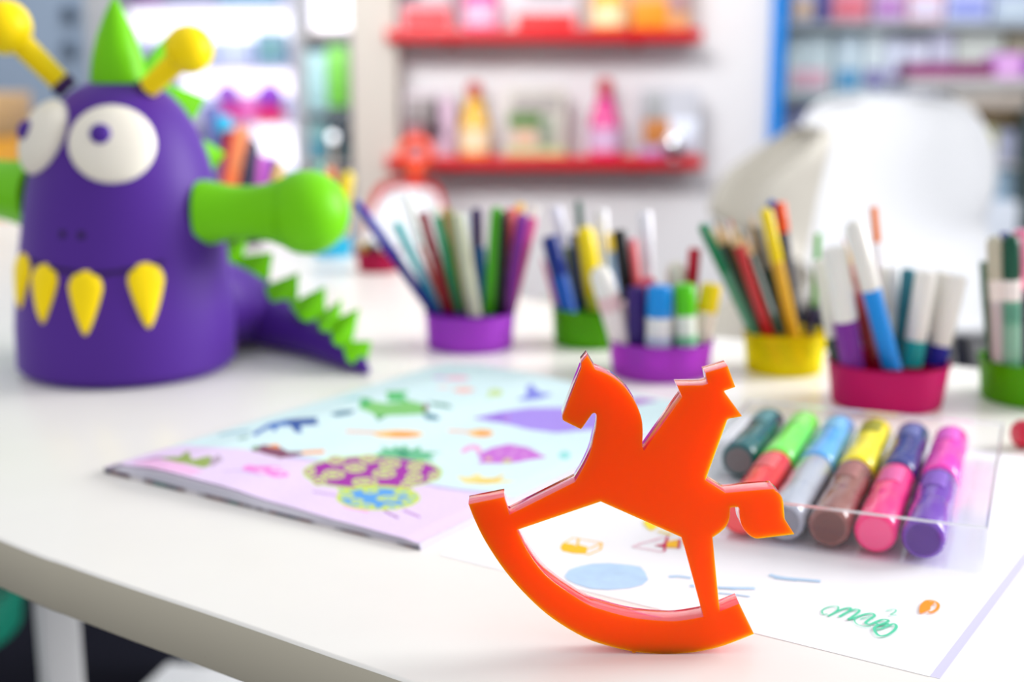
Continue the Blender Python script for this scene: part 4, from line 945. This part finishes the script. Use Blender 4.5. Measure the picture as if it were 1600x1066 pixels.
MB().ball((xs_.x, YS - .07, zL + .038), .032, 28, 16).build('ball', mat((240, 242, 246), .12, metal=1), t); MB().lathe((xs_.x, YS - .07, zL), (xs_.x, YS - .07, 3), [(0, 0), (0, .018), (.008, .014), (.009, 0)], 20).build('foot', mat((200, 200, 205), .2, metal=1), t)

# ================================================================ RIGHT BACKGROUND: SHOP SHELVING
YR = 4.3
def X_(px, Y): return at(px, 100, Y).x
def Z_(py, Y): return at(800, py, Y).z
un = thing('shelving_unit', ((X_(1230, YR) + X_(1700, YR)) / 2, YR, 0), 'grey shop shelving unit full of pastel packages, behind the white chairs', 'shelving')
MB().box((X_(1195, YR), YR + .16, 0), (X_(1760, YR), YR + .18, 2.4)).build('back_panel', mat((196, 206, 208), .6), un, smooth=False)
for py in (34, 150, 285, 420):
    MB().rbox((X_(1195, YR), YR - .16, Z_(py, YR - .16) - .02), (X_(1760, YR), YR + .16, Z_(py, YR - .16)), .003).build('board', mat((168, 176, 178), .5), un)
for px in (1200, 1755): MB().rbox((X_(px, YR) - .015, YR - .16, 0), (X_(px, YR) + .015, YR + .16, 2.4), .003).build('upright', mat((150, 156, 160), .5), un)
pk = [(1228, 1262, -40, 30, (200, 205, 235), (225, 190, 150)), (1268, 1284, -40, 30, (120, 120, 190), (90, 90, 160)), (1288, 1345, -50, 30, (226, 160, 180), (230, 120, 134)), (1352, 1400, -50, 30, (216, 190, 222), (186, 130, 196)), (1405, 1460, -50, 30, (234, 186, 198), (225, 220, 240)), (1464, 1530, -50, 30, (200, 208, 240), (150, 160, 225)), (1536, 1600, -40, 30, (176, 190, 216), (200, 215, 225)),
 (1224, 1292, 38, 146, (222, 240, 242), (235, 190, 205)), (1298, 1340, 55, 146, (214, 232, 240), (90, 160, 205)), (1344, 1372, 50, 146, (228, 240, 242), (130, 120, 180)), (1376, 1404, 60, 146, (220, 226, 242), (170, 150, 215)),
 (1408, 1440, 62, 110, (214, 216, 232), (120, 110, 170)), (1444, 1480, 48, 110, (206, 206, 226), (200, 90, 110)), (1484, 1555, 40, 112, (208, 214, 206), (226, 230, 220)), (1560, 1620, 42, 100, (160, 152, 132), (130, 150, 90)),
 (1224, 1270, 160, 284, (170, 176, 215), (190, 200, 240)), (1274, 1330, 170, 284, (150, 150, 170), (170, 170, 210)), (1226, 1290, 300, 418, (190, 196, 220), (150, 160, 200))]
names = ['pale blue', 'indigo', 'rose', 'lilac', 'pink and white', 'periwinkle', 'grey-blue', 'large mint white', 'ice blue', 'white and violet', 'pale lavender', 'small lavender', 'red and lilac', 'wide pale green', 'olive brown', 'blue-violet', 'grey violet', 'low grey-blue']
rows = {30: 'top', 146: 'second', 110: 'second', 112: 'second', 100: 'second', 284: 'third', 418: 'lowest visible'}
for (x0, x1, yt, yb, c_, ac), nm in zip(pk, names):
    Y = YR - .06; base = {30: 34, 146: 150, 110: 112, 112: 112, 100: 102, 284: 285, 418: 420}[yb]
    z0 = Z_(base if base in (34, 150, 285, 420) else 150, YR - .16) + .001
    packbox(x0, x1, z0, max(yt, 52) if yb != 30 and yb < 200 else yt, '%s package on the %s shelf of the unit behind the white chair' % (nm, rows[yb]), c_, [(.1, .1, .9, .42, ac), (.15, .55, .85, .85, [min(255, v + 12) for v in c_])], dep=.12, Y=Y, cat='package', grp='packages on the shelving unit', clearbox=False)
# beige shop counter frame in front of the unit, with flat magenta and lilac packs on its top board
YC = 3.95
t = thing('display_case', ((X_(1490, YC) + X_(1640, YC)) / 2, YC, 0), 'beige framed display case with blue and yellow goods at the far right', 'display case')
zb = Z_(122, YC - .1)
MB().rbox((X_(1405, YC), YC - .1, Z_(140, YC - .1)), (X_(1700, YC), YC + .12, zb), .004).build('top_board', mat((206, 202, 200), .5), t)
MB().rbox((X_(1480, YC), YC - .08, 0), (X_(1514, YC), YC + .1, Z_(141, YC)), .004).build('post', mat((218, 210, 200), .5), t)
MB().rbox((X_(1594, YC), YC - .08, 0), (X_(1640, YC), YC + .1, Z_(141, YC)), .004).build('post', mat((70, 84, 84), .5), t)
MB().rbox((X_(1514, YC), YC - .08, Z_(168, YC)), (X_(1594, YC), YC + .1, Z_(143, YC)), .004).build('crossbar', mat((226, 212, 198), .5), t)
MB().rbox((X_(1514, YC), YC - .02, Z_(190, YC)), (X_(1594, YC), YC + .1, Z_(169, YC)), .004).build('crossbar', mat((186, 160, 120), .5), t)
MB().box((X_(1514, YC), YC + .06, 0), (X_(1594, YC), YC + .1, Z_(190, YC))).build('back_board', mat((196, 208, 214), .5), t, smooth=False)
MB().rbox((X_(1514, YC), YC - .08, 0), (X_(1594, YC), YC + .05, Z_(312, YC)), .004).build('drawer_front', mat((226, 232, 242), .5), t)
for i, (x0, x1, y0, y1, c_, nm) in enumerate(((1516, 1540, 205, 252, (222, 196, 180), 'peach'), (1542, 1562, 200, 252, (222, 220, 170), 'pale yellow'), (1564, 1592, 205, 252, (196, 200, 226), 'lavender blue'), (1516, 1546, 258, 310, (216, 214, 180), 'cream'), (1548, 1592, 256, 310, (176, 204, 226), 'sky blue'))):
    zz = Z_(312, YC) if y1 == 310 else Z_(256, YC)
    packbox(x0, x1, zz + .001, y0, '%s pack inside the beige display case, %s row' % (nm, 'upper' if y1 == 252 else 'lower'), c_, [(.1, .1, .9, .4, [v * .88 for v in c_])], dep=.06, Y=YC, cat='package', grp='packs in the display case', clearbox=False)
MB().rbox((X_(1514, YC), YC - .06, Z_(256, YC) - .006), (X_(1594, YC), YC + .05, Z_(256, YC)), .002).build('shelf_board', mat((220, 214, 204), .5), t)
packbox(1408, 1544, zb, 100, 'flat dark magenta pack on the top board of the display case', (130, 40, 100), [(.05, .2, .5, .8, (150, 60, 120))], dep=.1, Y=YC, cat='package', grp=None, clearbox=False)
packbox(1546, 1590, zb, 86, 'lilac pack on the top board of the display case', (212, 150, 220), [(.1, .2, .8, .8, (226, 176, 230))], dep=.1, Y=YC, cat='package', grp=None, clearbox=False)
packbox(1592, 1640, zb, 90, 'violet pack on the top board at the right edge of the photo', (130, 60, 160), [(.1, .2, .8, .8, (146, 80, 176))], dep=.1, Y=YC, cat='package', grp=None, clearbox=False)

# ================================================================ LEFT BACKGROUND: LIT DISPLAY CABINET
YD = 4.4
cb = thing('display_cabinet', ((X_(190, YD) + X_(480, YD)) / 2, YD, 0), 'white display cabinet with glowing light panels behind the monster antennae', 'display cabinet')
MB().box((X_(185, YD), YD + .12, 0), (X_(545, YD), YD + .14, 2.4)).build('back_panel', mat((206, 214, 236), .5), cb, smooth=False)
lit = mat((250, 248, 255), .5, emit=1.1)
for (x0, x1, y0, y1) in ((195, 465, 12, 62), (275, 462, 106, 150), (385, 470, 192, 262), (486, 544, -40, 46)):
    MB().rbox((X_(x0, YD), YD + .06, Z_(y1, YD)), (X_(x1, YD), YD + .11, Z_(y0, YD)), .01).build('light_panel', lit, cb)
for py in (8, 104, 188, 300): MB().rbox((X_(190, YD), YD - .10, Z_(py, YD) - .012), (X_(472, YD), YD + .1, Z_(py, YD)), .003).build('board', mat((214, 206, 226), .5), cb)
MB().rbox((X_(464, YD), YD - .1, 0), (X_(484, YD), YD + .12, 2.4), .004).build('upright', mat((196, 196, 202), .5), cb)
MB().rbox((X_(484, YD), YD - .08, Z_(60, YD)), (X_(545, YD), YD + .1, Z_(48, YD)), .004).build('board', mat((206, 196, 190), .5), cb)
MB().rbox((X_(484, YD), YD - .14, Z_(250, YD) - .01), (X_(545, YD), YD + .1, Z_(250, YD)), .004).build('board', mat((196, 186, 180), .5), cb)
z1_, z2_, z3_, z4_ = Z_(8, YD), Z_(104, YD), Z_(188, YD), Z_(300, YD)
kw = dict(dep=.08, Y=YD - .02, cat='package', grp='goods in the lit display cabinet', clearbox=False)
packbox(405, 450, z2_, 52, 'grey-blue rounded package on the second shelf of the lit cabinet', (130, 166, 192), [(.15, .2, .85, .8, (120, 170, 176))], **kw)
packbox(344, 392, z2_, 66, 'pale ice blue package left of the grey-blue one in the lit cabinet', (206, 218, 244), [(.1, .1, .9, .5, (196, 206, 240))], **kw)
packbox(300, 340, z2_, 70, 'pale blue package right of the yellow antenna in the lit cabinet', (196, 210, 238), [(.1, .1, .9, .5, (180, 200, 236))], **kw)
packbox(210, 262, z1_, -40, 'mauve package on the top shelf of the lit cabinet, above the horn', (190, 160, 206), [(.1, 0, .9, .4, (176, 130, 190))], **kw)
packbox(270, 340, z1_, -40, 'grey package on the top shelf of the lit cabinet', (160, 172, 200), [(.1, 0, .9, .4, (150, 160, 190))], **kw)
packbox(350, 440, z1_, -40, 'teal blue package on the top shelf of the lit cabinet', (120, 180, 204), [(.1, 0, .9, .4, (110, 170, 196))], **kw)
def roundtoy(px, py, rpx, c1_, c2_, label):
    Y = YD - .06; q = at(px, py, Y); r = rpx * Y / FPX; zb_ = z3_
    t = thing('round_toy', (q.x, Y, zb_), label, 'toy', 'round toys in the lit cabinet')
    MB().ball((q.x, Y, q.z), r, 24, 14).build('ball', mat(c1_, .25, coat=.3), t)
    MB().lathe((q.x, Y, zb_), (q.x, Y, 4), [(0, 0), (0, r * 1.15), (.02, r * 1.15), ((q.z - zb_) * .6, r * .8), ((q.z - zb_) * .7, 0)], 24).build('base', mat(c2_, .35), t)
roundtoy(356, 150, 19, (176, 110, 226), (222, 50, 150), 'violet ball toy on a pink base in the lit cabinet, nearer the antenna')
roundtoy(422, 152, 21, (160, 80, 220), (226, 30, 110), 'violet ball toy on a crimson base at the right of the lit cabinet')
packbox(375, 402, z3_, 150, 'pink package between the two violet balls in the lit cabinet', (236, 140, 216), [(.1, .1, .9, .5, (226, 90, 180))], **kw)
kw2 = dict(kw); kw2['Y'] = YD - .04; kw2['grp'] = 'goods right of the lit cabinet'
packbox(478, 512, Z_(172, YD), 82, 'pale aqua package right of the lit cabinet', (186, 226, 230), [(.1, .1, .9, .5, (180, 220, 224))], **kw2)
packbox(513, 545, Z_(166, YD), 74, 'lime green package beside the white display wall', (140, 226, 96), [(.1, .1, .9, .8, (132, 218, 84))], **kw2)
MB().rbox((X_(476, YD), YD - .1, Z_(174, YD) - .01), (X_(545, YD), YD + .1, Z_(173, YD)), .002).build('board', mat((150, 160, 170), .5), cb)
packbox(512, 545, Z_(250, YD), 178, 'dark navy package under the lime green one', (20, 44, 62), [(.1, .1, .9, .3, (40, 90, 96))], **kw2)
packbox(480, 510, Z_(250, YD), 190, 'teal grey package left of the dark navy one', (120, 168, 172), [(.1, .1, .9, .5, (70, 140, 165))], **kw2)
# glowing ball in place of a highlight on a metal sphere; pole and base are added
q = at(520, 214, 3.6); t = thing('highlight_ball', (q.x, 3.6, 0), 'small glowing white ball standing in for a highlight, on an added slim pole, right of the monster hand', 'highlight')
MB().ball(q, .012, 20, 12).build('glow_ball', mat((246, 250, 255), .4, emit=1.8), t); MB().tube([(q.x, 3.6, q.z - .012), (q.x, 3.6, .01)], .006, 10).build('pole', mat((214, 190, 176), .4), t)  # ball stands in for the highlight, its pole is added
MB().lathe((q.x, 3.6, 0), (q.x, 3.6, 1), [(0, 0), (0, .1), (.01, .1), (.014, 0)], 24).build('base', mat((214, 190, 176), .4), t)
# wall speakers on the partition and an orange box at its foot
for (px, py, nm) in ((105, 20, 'upper'), (105, 76, 'lower')):
    q = at(px, py, YL - .02); t = thing('wall_speaker', (q.x, YL - .02, q.z - .04), '%s dark round wall speaker on the grey-blue partition' % nm, 'speaker', None)
    MB().lathe((q.x, YL, q.z), (q.x, YL - 1, q.z), [(0, 0), (0, .026), (.02, .024), (.022, 0)], 28).build('housing', mat((96, 112, 130), .5), t)
    MB().lathe((q.x, YL - .02, q.z), (q.x, YL - 1, q.z), [(0, 0), (0, .016), (.004, .012), (.005, 0)], 24).build('grille', mat((50, 60, 76), .6), t)
q0_, q1_ = at(-60, 330, 3.0), at(14, 330, 3.0)
t = thing('storage_box', ((q0_.x + q1_.x) / 2, 3.0, 0), 'orange and beige storage cabinet at the far left behind the monster arm', 'cabinet')
MB().rbox((q0_.x, 2.9, 0), (q1_.x, 3.2, at(0, 215, 3.0).z), .01).build('body', mat((240, 170, 40), .5), t)
MB().rbox((q0_.x, 2.89, at(0, 214, 3.0).z), (q1_.x, 3.2, at(0, 145, 3.0).z), .01).build('top_section', mat((216, 176, 120), .5), t)
